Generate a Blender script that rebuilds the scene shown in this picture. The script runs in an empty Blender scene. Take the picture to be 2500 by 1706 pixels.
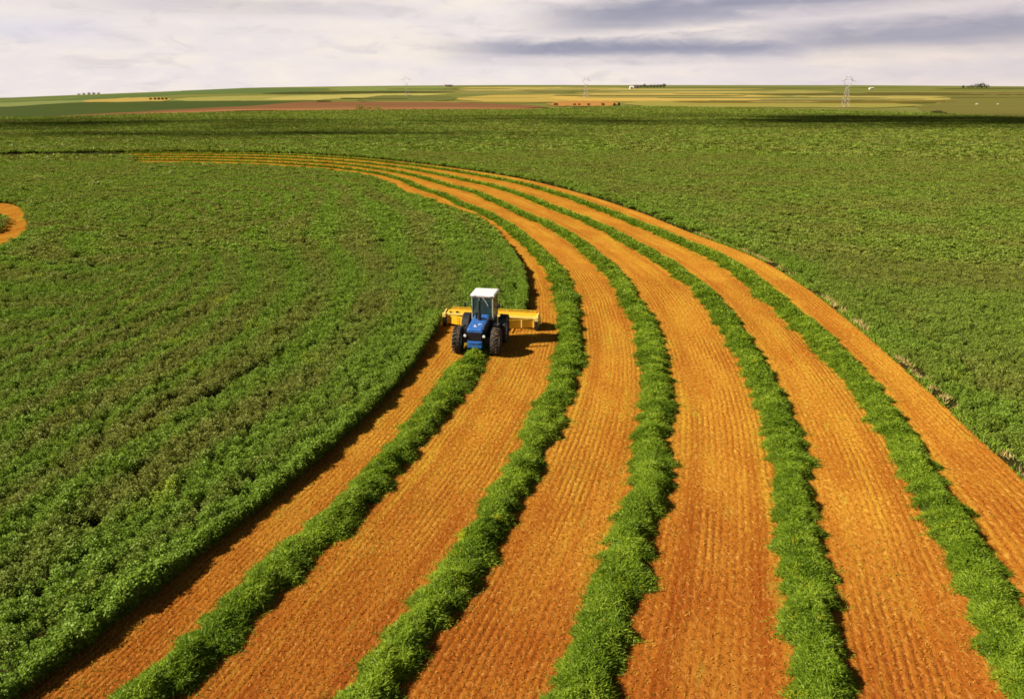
import bpy, bmesh, math, random
import numpy as np
from mathutils import Vector, Matrix

rng = np.random.default_rng(7)
random.seed(7)
sc = bpy.context.scene
COL = sc.collection
R = math.radians

# ------------------------------------------------------------------ camera
CAM_H, F_PX, HORIZON = 15.0, 1900.0, 210.0          # metres, pixels of a 2500 x 1706 frame
PITCH = math.atan((853 - HORIZON) / F_PX)
cd = bpy.data.cameras.new('camera'); cam = bpy.data.objects.new('camera', cd); COL.objects.link(cam)
cam.location = (0, 0, CAM_H); cam.rotation_euler = (math.pi / 2 - PITCH, 0, 0)
cd.sensor_width = 36.0; cd.lens = 36.0 * F_PX / 2500.0
cd.clip_start = 0.5; cd.clip_end = 30000
sc.camera = cam

# ------------------------------------------------------------------ light
SUN_EL, SUN_DIR = R(37), Vector((-0.985, -0.17, 0)).normalized()
to_sun = Vector((SUN_DIR.x * math.cos(SUN_EL), SUN_DIR.y * math.cos(SUN_EL), math.sin(SUN_EL)))
sd = bpy.data.lights.new('sun', 'SUN'); sd.energy = 5.0; sd.angle = R(0.55); sd.color = (1.0, 0.93, 0.80)
sun = bpy.data.objects.new('sun', sd); COL.objects.link(sun)
sun.rotation_euler = to_sun.to_track_quat('Z', 'Y').to_euler(); sun.location = (-60, -10, 60)

sc.view_settings.view_transform = 'Standard'; sc.view_settings.look = 'None'
sc.view_settings.exposure = 0.75; sc.view_settings.gamma = 1.0; sc.view_settings.use_curve_mapping = False
sc.cycles.max_bounces = 5; sc.cycles.diffuse_bounces = 3; sc.cycles.transparent_max_bounces = 12
sc.cycles.filter_width = 1.7

# ------------------------------------------------------------------ node helpers
class NT:
    def __init__(s, tree): s.t = tree; s.n = tree.nodes; s.l = tree.links
    def new(s, typ, **kw):
        n = s.n.new(typ)
        for k, v in kw.items(): setattr(n, k, v)
        return n
    def put(s, sock, v):
        if hasattr(v, 'is_output'): s.l.new(v, sock)
        elif v is not None:
            if hasattr(sock.default_value, '__len__') and not hasattr(v, '__len__'): v = (v,) * len(sock.default_value)
            if hasattr(sock.default_value, '__len__') and len(sock.default_value) == 4 and len(v) == 3: v = (*v, 1)
            sock.default_value = v
    def math(s, op, a, b=None, c=None, clamp=False):
        n = s.new('ShaderNodeMath', operation=op, use_clamp=clamp)
        s.put(n.inputs[0], a); s.put(n.inputs[1], b)
        if c is not None: s.put(n.inputs[2], c)
        return n.outputs[0]
    def vmath(s, op, a, b=None):
        n = s.new('ShaderNodeVectorMath', operation=op); s.put(n.inputs[0], a); s.put(n.inputs[1], b)
        return n.outputs[0]
    def mix(s, f, a, b, blend='MIX'):
        n = s.new('ShaderNodeMix', data_type='RGBA', blend_type=blend)
        s.put(n.inputs[0], f); s.put(n.inputs[6], a); s.put(n.inputs[7], b)
        return n.outputs[2]
    def noise(s, vec, scale, detail=3, rough=.55, dist=0.0):
        n = s.new('ShaderNodeTexNoise'); s.put(n.inputs['Vector'], vec)
        n.inputs['Scale'].default_value = scale; n.inputs['Detail'].default_value = detail
        n.inputs['Roughness'].default_value = rough; n.inputs['Distortion'].default_value = dist
        return n.outputs[0]
    def ramp(s, f, lo, hi):
        n = s.new('ShaderNodeMapRange', interpolation_type='SMOOTHSTEP'); s.put(n.inputs[0], f)
        n.inputs[1].default_value = lo; n.inputs[2].default_value = hi
        return n.outputs[0]
    def comb(s, x, y, z):
        n = s.new('ShaderNodeCombineXYZ'); s.put(n.inputs[0], x); s.put(n.inputs[1], y); s.put(n.inputs[2], z)
        return n.outputs[0]
    def attr(s, name, typ='GEOMETRY'):
        n = s.new('ShaderNodeAttribute', attribute_name=name, attribute_type=typ); return n

def lin(*rgb):
    return tuple(((c / 255) / 12.92 if c / 255 <= .04045 else ((c / 255 + .055) / 1.055) ** 2.4) for c in rgb)

# ------------------------------------------------------------------ world: Nishita sky under a broken cloud deck
w = bpy.data.worlds.new('World'); sc.world = w; w.use_nodes = True
N = NT(w.node_tree); N.n.clear()
tc = N.new('ShaderNodeTexCoord'); sep = N.new('ShaderNodeSeparateXYZ'); N.l.new(tc.outputs['Generated'], sep.inputs[0])
az = N.math('ARCTAN2', sep.outputs[0], sep.outputs[1])                 # 0 = north, + = east
el = N.math('ARCSINE', sep.outputs[2])
sky = N.new('ShaderNodeTexSky', sky_type='NISHITA'); sky.sun_disc = False
sky.sun_elevation = SUN_EL; sky.sun_rotation = math.atan2(SUN_DIR.x, SUN_DIR.y) % (2 * math.pi)
sky.air_density = 1.2; sky.dust_density = 2.0
blue = N.vmath('MULTIPLY', sky.outputs[0], (0.022, 0.022, 0.022))
dpr = 57.2958
azd = N.math('MULTIPLY', az, dpr); eld = N.math('MULTIPLY', el, dpr)
p1 = N.comb(N.math('MULTIPLY', azd, .055), N.math('MULTIPLY', eld, .24), 1.3)
p2 = N.comb(N.math('MULTIPLY', azd, .13), N.math('MULTIPLY', eld, .46), 7.7)
p3 = N.comb(N.math('MULTIPLY', azd, .03), N.math('MULTIPLY', eld, .8), 3.1)
n1 = N.noise(p1, 1.6, 6, .58, .4); n2 = N.noise(p2, 2.2, 8, .6, .45); n3 = N.noise(p3, 1.5, 4, .5)
pale = N.mix(N.ramp(n1, .38, .66), lin(235, 226, 227), lin(247, 236, 225))          # lavender haze to cream
pale = N.mix(N.math('MULTIPLY', N.ramp(n2, .5, .72), .55), pale, lin(248, 239, 230))
pale = N.mix(N.math('MULTIPLY', N.ramp(n2, .50, .30), .75), pale, lin(219, 211, 213))
# the east side is duller
east = N.ramp(azd, -2, 38)
pale = N.mix(N.math('MULTIPLY', east, .75), pale, N.mix(N.ramp(n1, .4, .62), lin(216, 205, 208), lin(237, 222, 213)))
def streak(e0, slope, half, a0, a1, soft, amt, wob=1.1):
    e = N.math('SUBTRACT', eld, N.math('MULTIPLY_ADD', azd, slope, e0))
    e = N.math('ADD', e, N.math('MULTIPLY', N.math('SUBTRACT', n2, .5), wob))
    e = N.math('ADD', e, N.math('MULTIPLY', N.math('SUBTRACT', n3, .5), wob))
    f = N.ramp(N.math('ABSOLUTE', e), half * 1.35, half * .05)
    g = N.math('MULTIPLY', N.ramp(azd, a0 - soft, a0 + soft), N.ramp(azd, a1 + soft, a1 - soft))
    k = N.math('MULTIPLY', N.math('MULTIPLY', f, g), N.ramp(N.math('ADD', n1, N.math('MULTIPLY', n2, .5)), .36, .66))
    return N.math('MULTIPLY', k, amt, clamp=True)
dark = streak(2.35, .004, .85, -3, 20, 5, 1.0)
dark = N.math('MAXIMUM', dark, streak(4.1, .070, 1.25, 3, 40, 5, 1.0))
dark = N.math('MAXIMUM', dark, streak(2.3, .030, 1.2, 17, 40, 5, .85))
dark = N.math('MAXIMUM', dark, streak(5.0, .0, .8, -26, -9, 5, .35))
cl = N.mix(N.math('MULTIPLY', dark, .95), pale, N.mix(n2, lin(128, 135, 160), lin(172, 170, 186)))
# pale bluish gap low in the west
bg = N.math('MULTIPLY', N.ramp(azd, -22, -33), N.ramp(N.math('ABSOLUTE', N.math('SUBTRACT', eld, 3.2)), 1.2, .1))
cl = N.mix(N.math('MULTIPLY', bg, .6), cl, lin(212, 214, 232))
low = N.vmath('MULTIPLY', cl, (0.605, 0.60, 0.595))
brk = N.ramp(N.noise(N.vmath('MULTIPLY', tc.outputs['Generated'], (2.2, 2.2, 3.5)), 1.3, 6, .6), .45, .62)
high = N.mix(N.math('MULTIPLY', brk, .7), blue, (0.045, 0.05, 0.062))
skyc = N.mix(N.ramp(eld, 7.0, 13.0), low, high)
skyc = N.mix(N.ramp(eld, -0.5, -3.0), skyc, (0.10, 0.10, 0.06))
bgn = N.new('ShaderNodeBackground'); N.put(bgn.inputs[0], skyc); bgn.inputs[1].default_value = 1.0
wo = N.new('ShaderNodeOutputWorld'); N.l.new(bgn.outputs[0], wo.inputs[0])

# ------------------------------------------------------------------ tagging / mesh helpers
def tag(o, label=None, cat=None, group=None, kind=None):
    if label: o['label'] = label
    if cat: o['category'] = cat
    if group: o['group'] = group
    if kind: o['kind'] = kind
    return o
def empty(name, loc, rz=0, label=None, cat=None, group=None):
    o = bpy.data.objects.new(name, None); COL.objects.link(o); o.location = loc; o.rotation_euler = (0, 0, rz)
    o.empty_display_size = .2
    return tag(o, label, cat, group)
def link(name, me, m=None, parent=None, coll=None):
    o = bpy.data.objects.new(name, me); (coll or COL).objects.link(o)
    if m: me.materials.append(m)
    if parent: o.parent = parent
    return o
def np_mesh(name, V, Fq, attrs=None, uv=None, smooth=False, k=4):
    me = bpy.data.meshes.new(name); V = np.asarray(V, np.float32); Fq = np.asarray(Fq, np.int32).reshape(-1, k)
    me.vertices.add(len(V)); me.vertices.foreach_set('co', V.ravel())
    me.loops.add(Fq.size); me.loops.foreach_set('vertex_index', Fq.ravel())
    me.polygons.add(len(Fq)); me.polygons.foreach_set('loop_start', np.arange(len(Fq), dtype=np.int32) * k)
    me.polygons.foreach_set('loop_total', np.full(len(Fq), k, np.int32))
    me.polygons.foreach_set('use_smooth', np.full(len(Fq), smooth, bool))
    me.update(calc_edges=True)
    for nm, a in (attrs or {}).items():
        at = me.attributes.new(nm, 'FLOAT', 'POINT'); at.data.foreach_set('value', np.asarray(a, np.float32))
    if uv is not None:
        ul = me.uv_layers.new(name='UVMap'); ul.data.foreach_set('uv', np.asarray(uv, np.float32)[Fq.ravel()].ravel())
    return me
def grid_faces(n, m):
    i = np.arange((n - 1) * (m - 1)); a = (i // (m - 1)) * m + i % (m - 1)
    return np.c_[a, a + m, a + m + 1, a + 1]
def vnoise(x, y, seed=0):
    xi, yi = np.floor(x).astype(np.int64), np.floor(y).astype(np.int64); fx, fy = x - xi, y - yi
    fx = fx * fx * (3 - 2 * fx); fy = fy * fy * (3 - 2 * fy)
    def h(a, b):
        v = (a * 374761393 + b * 668265263 + seed * 974711) & 0x7fffffff
        v = ((v ^ (v >> 13)) * 1274126177) & 0x7fffffff
        return ((v ^ (v >> 16)) & 0xffff) / 65535.0
    return (h(xi, yi) * (1 - fx) + h(xi + 1, yi) * fx) * (1 - fy) + (h(xi, yi + 1) * (1 - fx) + h(xi + 1, yi + 1) * fx) * fy
def fbm(x, y, oct=4, seed=0):
    s, a, t = 0, 1.0, 0
    for o in range(oct):
        s = s + a * vnoise(x * 2 ** o + 17.3 * o, y * 2 ** o - 9.1 * o, seed + o); t += a; a *= .55
    return s / t
def unit(n):
    v = rng.normal(size=(n, 3)); return v / np.linalg.norm(v, axis=1)[:, None]
def leaf_quads(P, A, S):                       # base points, long axes, half-width side vectors -> rhombic leaves
    n = len(P); V = np.empty((n, 4, 3)); V[:, 0] = P; V[:, 1] = P + A * .45 + S; V[:, 2] = P + A; V[:, 3] = P + A * .45 - S
    return V.reshape(-1, 3), np.arange(4 * n).reshape(-1, 4)

# ------------------------------------------------------------------ layout curves: radius against bearing round one centre
CX, CY = -35.0, 78.0
TH = np.arange(-80, 152, 4.0)
RE = [165.9,150.3,136.4,124.0,112.9,103.0,94.1,87.0,81.2,76.5,72.7,69.7,67.1,65.0,63.1,61.6,60.2,59.1,58.0,56.8,55.6,54.6,54.1,54.0,54.1,54.5,54.8,55.4,56.3,57.4,58.7,60.3,62.1,64.3,66.7,69.2,71.9,74.8,78.3,82.1,86.3,91.2,96.5,101.7,106.7,111.4,115.3,118.7,122.0,125.3,128.9,132.9,137.7,144.0,152.1,162.1,174.3,189.4]
W5 = [133.8,122.4,112.3,103.2,95.1,88.5,83.1,78.8,75.1,71.9,69.0,66.3,63.8,61.5,59.5,58.0,56.7,55.6,54.5,53.4,52.3,51.5,51.0,50.8,50.7,50.9,51.4,52.0,52.9,54.0,55.2,56.8,58.6,60.6,62.9,65.3,67.8,70.9,74.5,78.5,82.7,87.6,92.7,97.8,102.6,107.2,111.1,114.6,117.9,121.3,125.0,129.0,133.7,139.9,147.8,157.4,169.1,183.2]
W4 = [123.8,112.7,102.7,93.8,86.6,80.8,76.1,72.2,68.8,65.8,63.0,60.4,58.1,56.3,54.6,52.9,51.3,49.9,48.7,47.8,47.0,46.5,46.1,45.9,45.9,45.9,46.1,46.5,47.1,48.0,49.4,50.8,52.6,54.6,56.7,58.8,61.2,64.4,68.3,72.4,76.8,81.5,86.5,91.3,95.9,100.4,104.3,107.8,111.2,114.7,118.5,122.5,127.3,133.1,140.6,149.9,160.6,173.0]
W3 = [109.7,98.8,90.1,83.0,77.4,72.9,69.0,65.4,62.2,59.3,56.6,54.1,51.9,50.0,48.3,46.8,45.4,44.3,43.3,42.5,41.9,41.4,41.1,40.9,40.8,40.7,40.8,41.2,41.8,42.5,43.7,45.0,46.7,48.7,50.5,52.4,54.7,58.0,62.2,66.5,71.0,75.7,80.4,84.9,89.3,93.7,97.5,101.1,104.6,108.3,112.1,116.2,120.9,126.5,133.6,142.4,152.3,163.0]
W2 = [103.4,92.1,83.2,76.2,70.6,66.1,62.3,58.8,55.8,53.0,50.5,48.1,46.1,44.3,42.7,41.3,40.1,39.0,38.0,37.2,36.6,36.2,35.9,35.9,35.9,36.0,36.2,36.6,37.0,37.5,38.1,39.0,40.5,42.3,44.2,45.9,48.0,51.5,56.0,60.5,65.1,69.6,74.1,78.4,82.6,86.8,90.6,94.2,97.9,101.7,105.5,109.7,114.5,119.7,126.4,134.8,143.8,152.8]
W1 = [90.8,81.1,73.5,67.6,62.8,58.7,55.0,51.7,48.9,46.4,44.3]
LE = [84.5,75.5,68.6,63.1,58.6,54.8,51.2,48.0,44.9,42.3,39.7]
LE2 = [44.8,43.0,41.4,39.9,38.7,37.5,36.5,35.7,35.1,34.6,34.3,34.0,34.0,34.2,34.3,34.6,35.0,35.4,36.0,36.7,37.6,39.0,40.6,42.2,43.8,45.8,49.3,53.9,58.5,63.1,67.6,72.1,76.3,80.4,84.5,88.3,92.0,95.6,99.5,103.4,107.6,112.3,117.5,124.0,132.3,141.0,149.4]
RE, W5, W4, W3, W2 = map(np.array, (RE, W5, W4, W3, W2))
fine = np.arange(-80, 148.01, .25)
def dense(th, r):                              # cubic-like resampling
    v = np.interp(fine, th, r); k = np.exp(-.5 * (np.arange(-16, 17) / 6.5) ** 2); k /= k.sum()
    return np.convolve(np.pad(v, 16, mode='reflect', reflect_type='odd'), k, 'valid')
cRE, cW5, cW4, cW3, cW2 = (dense(TH, r) for r in (RE, W5, W4, W3, W2))
cW1 = dense(TH[:11], W1); cLE = dense(TH[:11], LE)
cL2 = dense(np.r_[-44, -40, TH[11:]], np.r_[49.6, 47.0, LE2])
HEAD_TH = -41.6
occl = np.interp(fine, [-80, 20, 80, 125, 150], [.6, .5, 4.2, 8.5, 6.0])
cIN = np.where(fine < HEAD_TH, cLE - .45, cL2 - occl)          # standing crop inside this
cOUT = cRE + np.interp(fine, [-80, -45, -10, 10, 150], [.85, .8, .6, .3, .3])   # and outside this
cIN_LOW = np.min([np.roll(cIN, k_) for k_ in range(-10, 11)], 0); cIN_LOW = np.where((fine > HEAD_TH - 5) & (fine < HEAD_TH + 5), cIN_LOW, cIN)
def polar(x, y): return np.degrees(np.arctan2(y - CY, x - CX)), np.hypot(x - CX, y - CY)
def xy(th, r): return CX + r * np.cos(np.radians(th)), CY + r * np.sin(np.radians(th))
VREF = np.array([-6., 0, 2.6, 7.1, 11.6, 16.1, 20.7, 27])
cV = np.stack([cRE + (cRE - cW5) * 6 / 2.6, cRE, cW5, cW4, cW3, cW2, cW2 - (cW3 - cW2) * 4.6 / 4.5, cW2 - (cW3 - cW2) * 10.9 / 4.5])
def r_of(th, v):                               # radius of the drill row v (metres in from the outer edge)
    i = np.clip(np.searchsorted(VREF, v) - 1, 0, len(VREF) - 2); f = (v - VREF[i]) / (VREF[i + 1] - VREF[i])
    j = np.clip((th + 80) / .25, 0, len(fine) - 1.001); j0 = j.astype(int); g = j - j0
    def at(k): return cV[k, j0] * (1 - g) + cV[k, j0 + 1] * g
    return at(i) * (1 - f) + at(i + 1) * f

# ------------------------------------------------------------------ terrain
HOR_X = [-400, 0, 180, 361, 614, 840, 1000, 1250, 2100, 2500, 2900]
HOR_Y = [238, 235, 229.5, 224, 214, 211, 209.3, 208, 208.6, 211, 212]
def zt(x, y):
    D = np.hypot(x, y); px = 1250 + F_PX * np.where(y > 1, x / np.maximum(y * .947, 1), np.sign(x) * 5)
    t = (np.interp(px, HOR_X, HOR_Y) - HORIZON) / F_PX * .9
    h = CAM_H - 4000 * t
    s = np.clip((D - 600) / 3400, 0, 1); s = s * s * (3 - 2 * s)
    return h * s - np.maximum(D - 4000, 0) * .012
def hit(px, py, lift=0.0):                     # ground points under pixels of the 2500 x 1706 frame
    px, py = np.broadcast_arrays(np.asarray(px, float), np.asarray(py, float))
    X = (px - 1250) / F_PX; Y = -(py - 853) / F_PX
    fy = math.cos(PITCH) + Y * math.sin(PITCH); fz = -math.sin(PITCH) + Y * math.cos(PITCH)
    s = np.geomspace(15, 4300, 2500); out = np.empty(px.shape + (3,))
    for idx in np.ndindex(px.shape):
        x, y, z = X[idx] * s, fy[idx] * s, CAM_H + fz[idx] * s
        b = z <= zt(x, y) + lift; k = int(b.argmax()) if b.any() else len(s) - 1
        if 0 < k and b.any():
            d0 = z[k-1] - zt(x[k-1], y[k-1]) - lift; d1 = z[k] - zt(x[k], y[k]) - lift; f = d0 / (d0 - d1); ss = s[k-1] + (s[k] - s[k-1]) * f
        else: ss = s[k]
        out[idx] = (X[idx] * ss, fy[idx] * ss, zt(np.array(X[idx] * ss), np.array(fy[idx] * ss)) + lift)
    return out

# ------------------------------------------------------------------ materials
def base_mat(name):
    m = bpy.data.materials.new(name); m.use_nodes = True; n = NT(m.node_tree); n.n.clear()
    out = n.new('ShaderNodeOutputMaterial'); return m, n, out
def paint(name, col, rough=.45, metal=0.0, dirt=.25, dirtcol=(.30, .17, .07), coat=0.0, bump=0.0, scale=6):
    m, n, out = base_mat(name); b = n.new('ShaderNodeBsdfPrincipled')
    tcn = n.new('ShaderNodeTexCoord'); ns = n.noise(tcn.outputs['Object'], scale, 5, .6)
    f = n.math('MULTIPLY', n.ramp(ns, .45, .75), dirt)
    n.put(b.inputs['Base Color'], n.mix(f, col, dirtcol)); b.inputs['Metallic'].default_value = metal
    n.put(b.inputs['Roughness'], n.math('ADD', n.math('MULTIPLY', ns, .25), rough - .1))
    b.inputs['Coat Weight'].default_value = coat
    if bump:
        bp = n.new('ShaderNodeBump'); bp.inputs['Strength'].default_value = bump; n.put(bp.inputs['Height'], n.noise(tcn.outputs['Object'], scale * 4, 3))
        n.l.new(bp.outputs[0], b.inputs['Normal'])
    n.l.new(b.outputs[0], out.inputs[0]); return m
def leaf_mat(name, cols, patch_scale, tone=True, trans=.22):
    # cols: deep green, light green, brownish flower patches, yellow-green
    m, n, out = base_mat(name); g = n.new('ShaderNodeNewGeometry'); pos = g.outputs['Position']
    flat = n.vmath('MULTIPLY', pos, (1, 1, 0))
    a = n.noise(flat, patch_scale, 4, .6); b_ = n.noise(flat, patch_scale * 4.3, 3, .6)
    rnd = n.attr('rnd').outputs['Fac']
    c = n.mix(rnd, cols[0], cols[1])
    if tone:
        t = n.attr('tone', 'INSTANCER').outputs['Fac']
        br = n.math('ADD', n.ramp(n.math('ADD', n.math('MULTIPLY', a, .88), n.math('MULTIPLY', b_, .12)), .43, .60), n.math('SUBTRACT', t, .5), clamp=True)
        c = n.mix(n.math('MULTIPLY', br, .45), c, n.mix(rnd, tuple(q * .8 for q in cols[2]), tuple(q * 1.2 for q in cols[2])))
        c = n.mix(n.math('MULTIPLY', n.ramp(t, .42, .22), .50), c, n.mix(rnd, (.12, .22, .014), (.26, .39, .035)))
    c = n.mix(n.math('MULTIPLY', n.ramp(b_, .60, .74), .8), c, cols[3])
    d = n.new('ShaderNodeBsdfDiffuse'); n.put(d.inputs[0], c)
    tr = n.new('ShaderNodeBsdfTranslucent'); n.put(tr.inputs[0], n.mix(1.0, c, (1.15, 1.2, .6), 'MULTIPLY'))
    mx = n.new('ShaderNodeMixShader'); mx.inputs[0].default_value = trans
    n.l.new(d.outputs[0], mx.inputs[1]); n.l.new(tr.outputs[0], mx.inputs[2])
    gl = n.new('ShaderNodeBsdfGlossy'); gl.inputs['Roughness'].default_value = .45; n.put(gl.inputs[0], (.8, .85, .7))
    m2 = n.new('ShaderNodeMixShader'); m2.inputs[0].default_value = .012
    n.l.new(mx.outputs[0], m2.inputs[1]); n.l.new(gl.outputs[0], m2.inputs[2])
    n.l.new(m2.outputs[0], out.inputs[0]); return m
def field_mat(name, cols, sx=.004, sy=.03, bump=.0):
    m, n, out = base_mat(name); g = n.new('ShaderNodeNewGeometry')
    p = n.vmath('MULTIPLY', g.outputs['Position'], (sx, sy, 0)); q = n.vmath('MULTIPLY', g.outputs['Position'], (sx * 6, sy * 5, 0))
    a = n.noise(p, 1.0, 4, .55); b_ = n.noise(q, 1.0, 4, .6)
    c = n.mix(n.ramp(a, .36, .64), cols[0], cols[1]); c = n.mix(n.math('MULTIPLY', n.ramp(b_, .42, .7), .5), c, cols[2] if len(cols) > 2 else tuple(.75 * k for k in cols[0]))
    d = n.new('ShaderNodeBsdfDiffuse'); n.put(d.inputs[0], c); n.l.new(d.outputs[0], out.inputs[0]); return m
def alb(*rgb): return tuple(min(.8, c * .62) for c in lin(*rgb))

M_SOIL = field_mat('crop_floor', [(.022, .026, .007), (.045, .035, .012)], .5, .5)
M_CROP = leaf_mat('alfalfa_leaf', [(.118, .180, .018), (.285, .370, .052), (.235, .185, .048), (.34, .40, .035)], .075)
M_WIND = leaf_mat('cut_alfalfa', [(.082, .148, .006), (.300, .405, .030), (.12, .13, .03), (.46, .47, .02)], .30, tone=False)
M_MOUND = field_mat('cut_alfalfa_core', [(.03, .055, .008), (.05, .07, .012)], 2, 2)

# stubble: rows of cut straw on red-brown soil
m, n, out = base_mat('stubble_soil'); M_STUB = m
uvn = n.new('ShaderNodeUVMap', uv_map='UVMap'); us = n.new('ShaderNodeSeparateXYZ'); n.l.new(uvn.outputs[0], us.inputs[0])
U, V_ = us.outputs[0], us.outputs[1]
uv3 = lambda a, b: n.comb(n.math('MULTIPLY', U, a), n.math('MULTIPLY', V_, b), 0)
wob = n.math('MULTIPLY', n.math('SUBTRACT', n.noise(uv3(.5, 1.2), 1.0, 2), .5), .16)
row = n.math('SINE', n.math('MULTIPLY', n.math('ADD', V_, wob), 2 * math.pi / .21))
rowf = n.math('MULTIPLY_ADD', row, n.math('MULTIPLY', n.ramp(n.noise(uv3(.12, .45), 1.0, 3), .30, .70), .70), .5)
fineN = n.noise(uv3(9, 17), 1.0, 4, .7); streakN = n.noise(uv3(.05, 1.6), 1.0, 4, .6); patchN = n.noise(uv3(.22, .5), 1.0, 4, .6); speck = n.noise(uv3(6, 9), 1.0, 3, .6)
straw = n.mix(n.ramp(patchN, .35, .65), (.47, .160, .020), (.56, .235, .030))
straw = n.mix(n.math('MULTIPLY', n.ramp(streakN, .50, .72), .8), straw, (.57, .30, .03))
straw = n.mix(n.math('MULTIPLY', n.ramp(streakN, .45, .26), .6), straw, (.43, .105, .013))
c = n.mix(n.math('MULTIPLY', n.ramp(n.math('ADD', n.math('MULTIPLY', rowf, .36), n.math('MULTIPLY', fineN, .90)), .64, .36), .75), straw, (.22, .052, .010))
mot = n.noise(uv3(4.5, 8.0), 1.0, 3, .65)
c = n.mix(n.math('MULTIPLY', n.ramp(mot, .49, .36), .52), c, (.20, .058, .010))
trk = n.math('ABSOLUTE', n.math('SUBTRACT', n.math('ABSOLUTE', n.math('WRAP', n.math('SUBTRACT', V_, 2.6), 2.25, -2.25)), 1.3))
c = n.mix(n.math('MULTIPLY', n.ramp(trk, .34, .12), n.math('MULTIPLY', n.ramp(n.noise(uv3(.06, .4), 1.0, 3), .35, .6), .5)), c, (.33, .085, .012))
c = n.mix(n.math('MULTIPLY', n.ramp(n.math('ADD', n.math('MULTIPLY', mot, .5), n.math('MULTIPLY', speck, .5)), .53, .64), .7), c, (.74, .44, .10))
c = n.mix(n.math('MULTIPLY', n.ramp(n.noise(uv3(.35, 1.8), 1.0, 4, .6), .60, .76), .6), c, (.42, .34, .04))
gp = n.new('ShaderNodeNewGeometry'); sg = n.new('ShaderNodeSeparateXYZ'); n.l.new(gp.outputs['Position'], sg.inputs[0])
red = n.ramp(n.math('ADD', sg.outputs[1], n.math('MULTIPLY', n.noise(gp.outputs['Position'], .12, 3), 26)), 48, 26)   # row shade painted in near the camera, yellow straw sheen beyond
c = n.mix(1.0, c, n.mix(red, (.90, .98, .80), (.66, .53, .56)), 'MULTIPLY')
d = n.new('ShaderNodeBsdfDiffuse'); n.put(d.inputs[0], c); d.inputs[1].default_value = .3
bp = n.new('ShaderNodeBump'); bp.inputs['Strength'].default_value = .75; bp.inputs['Distance'].default_value = .035
n.put(bp.inputs['Height'], n.math('ADD', n.math('MULTIPLY', rowf, .50), n.math('ADD', n.math('MULTIPLY', fineN, .8), n.math('MULTIPLY', n.noise(uv3(4.5, 8.0), 1.0, 3, .65), 1.0)))); n.l.new(bp.outputs[0], d.inputs['Normal'])
n.l.new(d.outputs[0], out.inputs[0])

m, n, out = base_mat('straw'); M_STRAW = m
rn = n.attr('rnd').outputs['Fac']; tn = n.attr('tint').outputs['Fac']
c = n.mix(rn, (.40, .15, .018), (.54, .28, .042)); c = n.mix(tn, c, (.31, .29, .03))
d = n.new('ShaderNodeBsdfDiffuse'); n.put(d.inputs[0], c); t = n.new('ShaderNodeBsdfTranslucent'); n.put(t.inputs[0], c)
mx = n.new('ShaderNodeMixShader'); mx.inputs[0].default_value = .25; n.l.new(d.outputs[0], mx.inputs[1]); n.l.new(t.outputs[0], mx.inputs[2]); n.l.new(mx.outputs[0], out.inputs[0])

# ------------------------------------------------------------------ ground sheet to the horizon
az_ = np.radians(np.linspace(-180, 180, 241)); rad = np.r_[0.5, np.geomspace(6, 500, 36), np.geomspace(560, 7000, 70)]
A2, D2 = np.meshgrid(az_, rad, indexing='ij'); gx, gy = D2 * np.sin(A2), D2 * np.cos(A2)
zg = zt(gx, gy) - .03 - np.where(D2 > 500, .12, 0)
M_GROUND = field_mat('prairie_ground', [alb(128, 130, 62), alb(150, 148, 80), alb(108, 112, 52)], .004, .02)
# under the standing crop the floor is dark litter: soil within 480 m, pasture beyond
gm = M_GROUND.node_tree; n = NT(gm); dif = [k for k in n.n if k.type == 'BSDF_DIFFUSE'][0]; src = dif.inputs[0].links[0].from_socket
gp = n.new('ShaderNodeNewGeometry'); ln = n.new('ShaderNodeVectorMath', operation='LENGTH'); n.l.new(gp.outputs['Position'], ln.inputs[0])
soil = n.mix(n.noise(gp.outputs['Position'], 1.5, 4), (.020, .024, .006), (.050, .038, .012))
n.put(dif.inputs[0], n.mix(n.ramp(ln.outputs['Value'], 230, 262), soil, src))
tag(link('ground', np_mesh('ground', np.c_[gx.ravel(), gy.ravel(), zg.ravel()], grid_faces(len(az_), len(rad))[:, ::-1], smooth=True), M_GROUND), kind='structure')

# stubble sheet between the two edges of the standing crop
TH_END = 117.0
tt = np.arange(-79, TH_END + .01, 1.0); vv = np.r_[-.1, np.arange(.6, 27.01, .8)]
T2, V2 = np.meshgrid(tt, vv, indexing='ij'); r2 = np.maximum(r_of(T2.ravel(), V2.ravel()), np.interp(T2.ravel(), fine, cIN_LOW) - .35); sx_, sy_ = xy(T2.ravel(), r2)
mid = np.stack(xy(tt, r_of(tt, np.full(len(tt), 10.)))); arc = np.r_[0, np.cumsum(np.hypot(*np.diff(mid)))]
uvs = np.c_[np.repeat(arc, len(vv)), V2.ravel()]
tag(link('stubble_field', np_mesh('stubble_field', np.c_[sx_, sy_, np.full(len(sx_), .004)], grid_faces(len(tt), len(vv)), uv=uvs), M_STUB), kind='structure')

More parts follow.
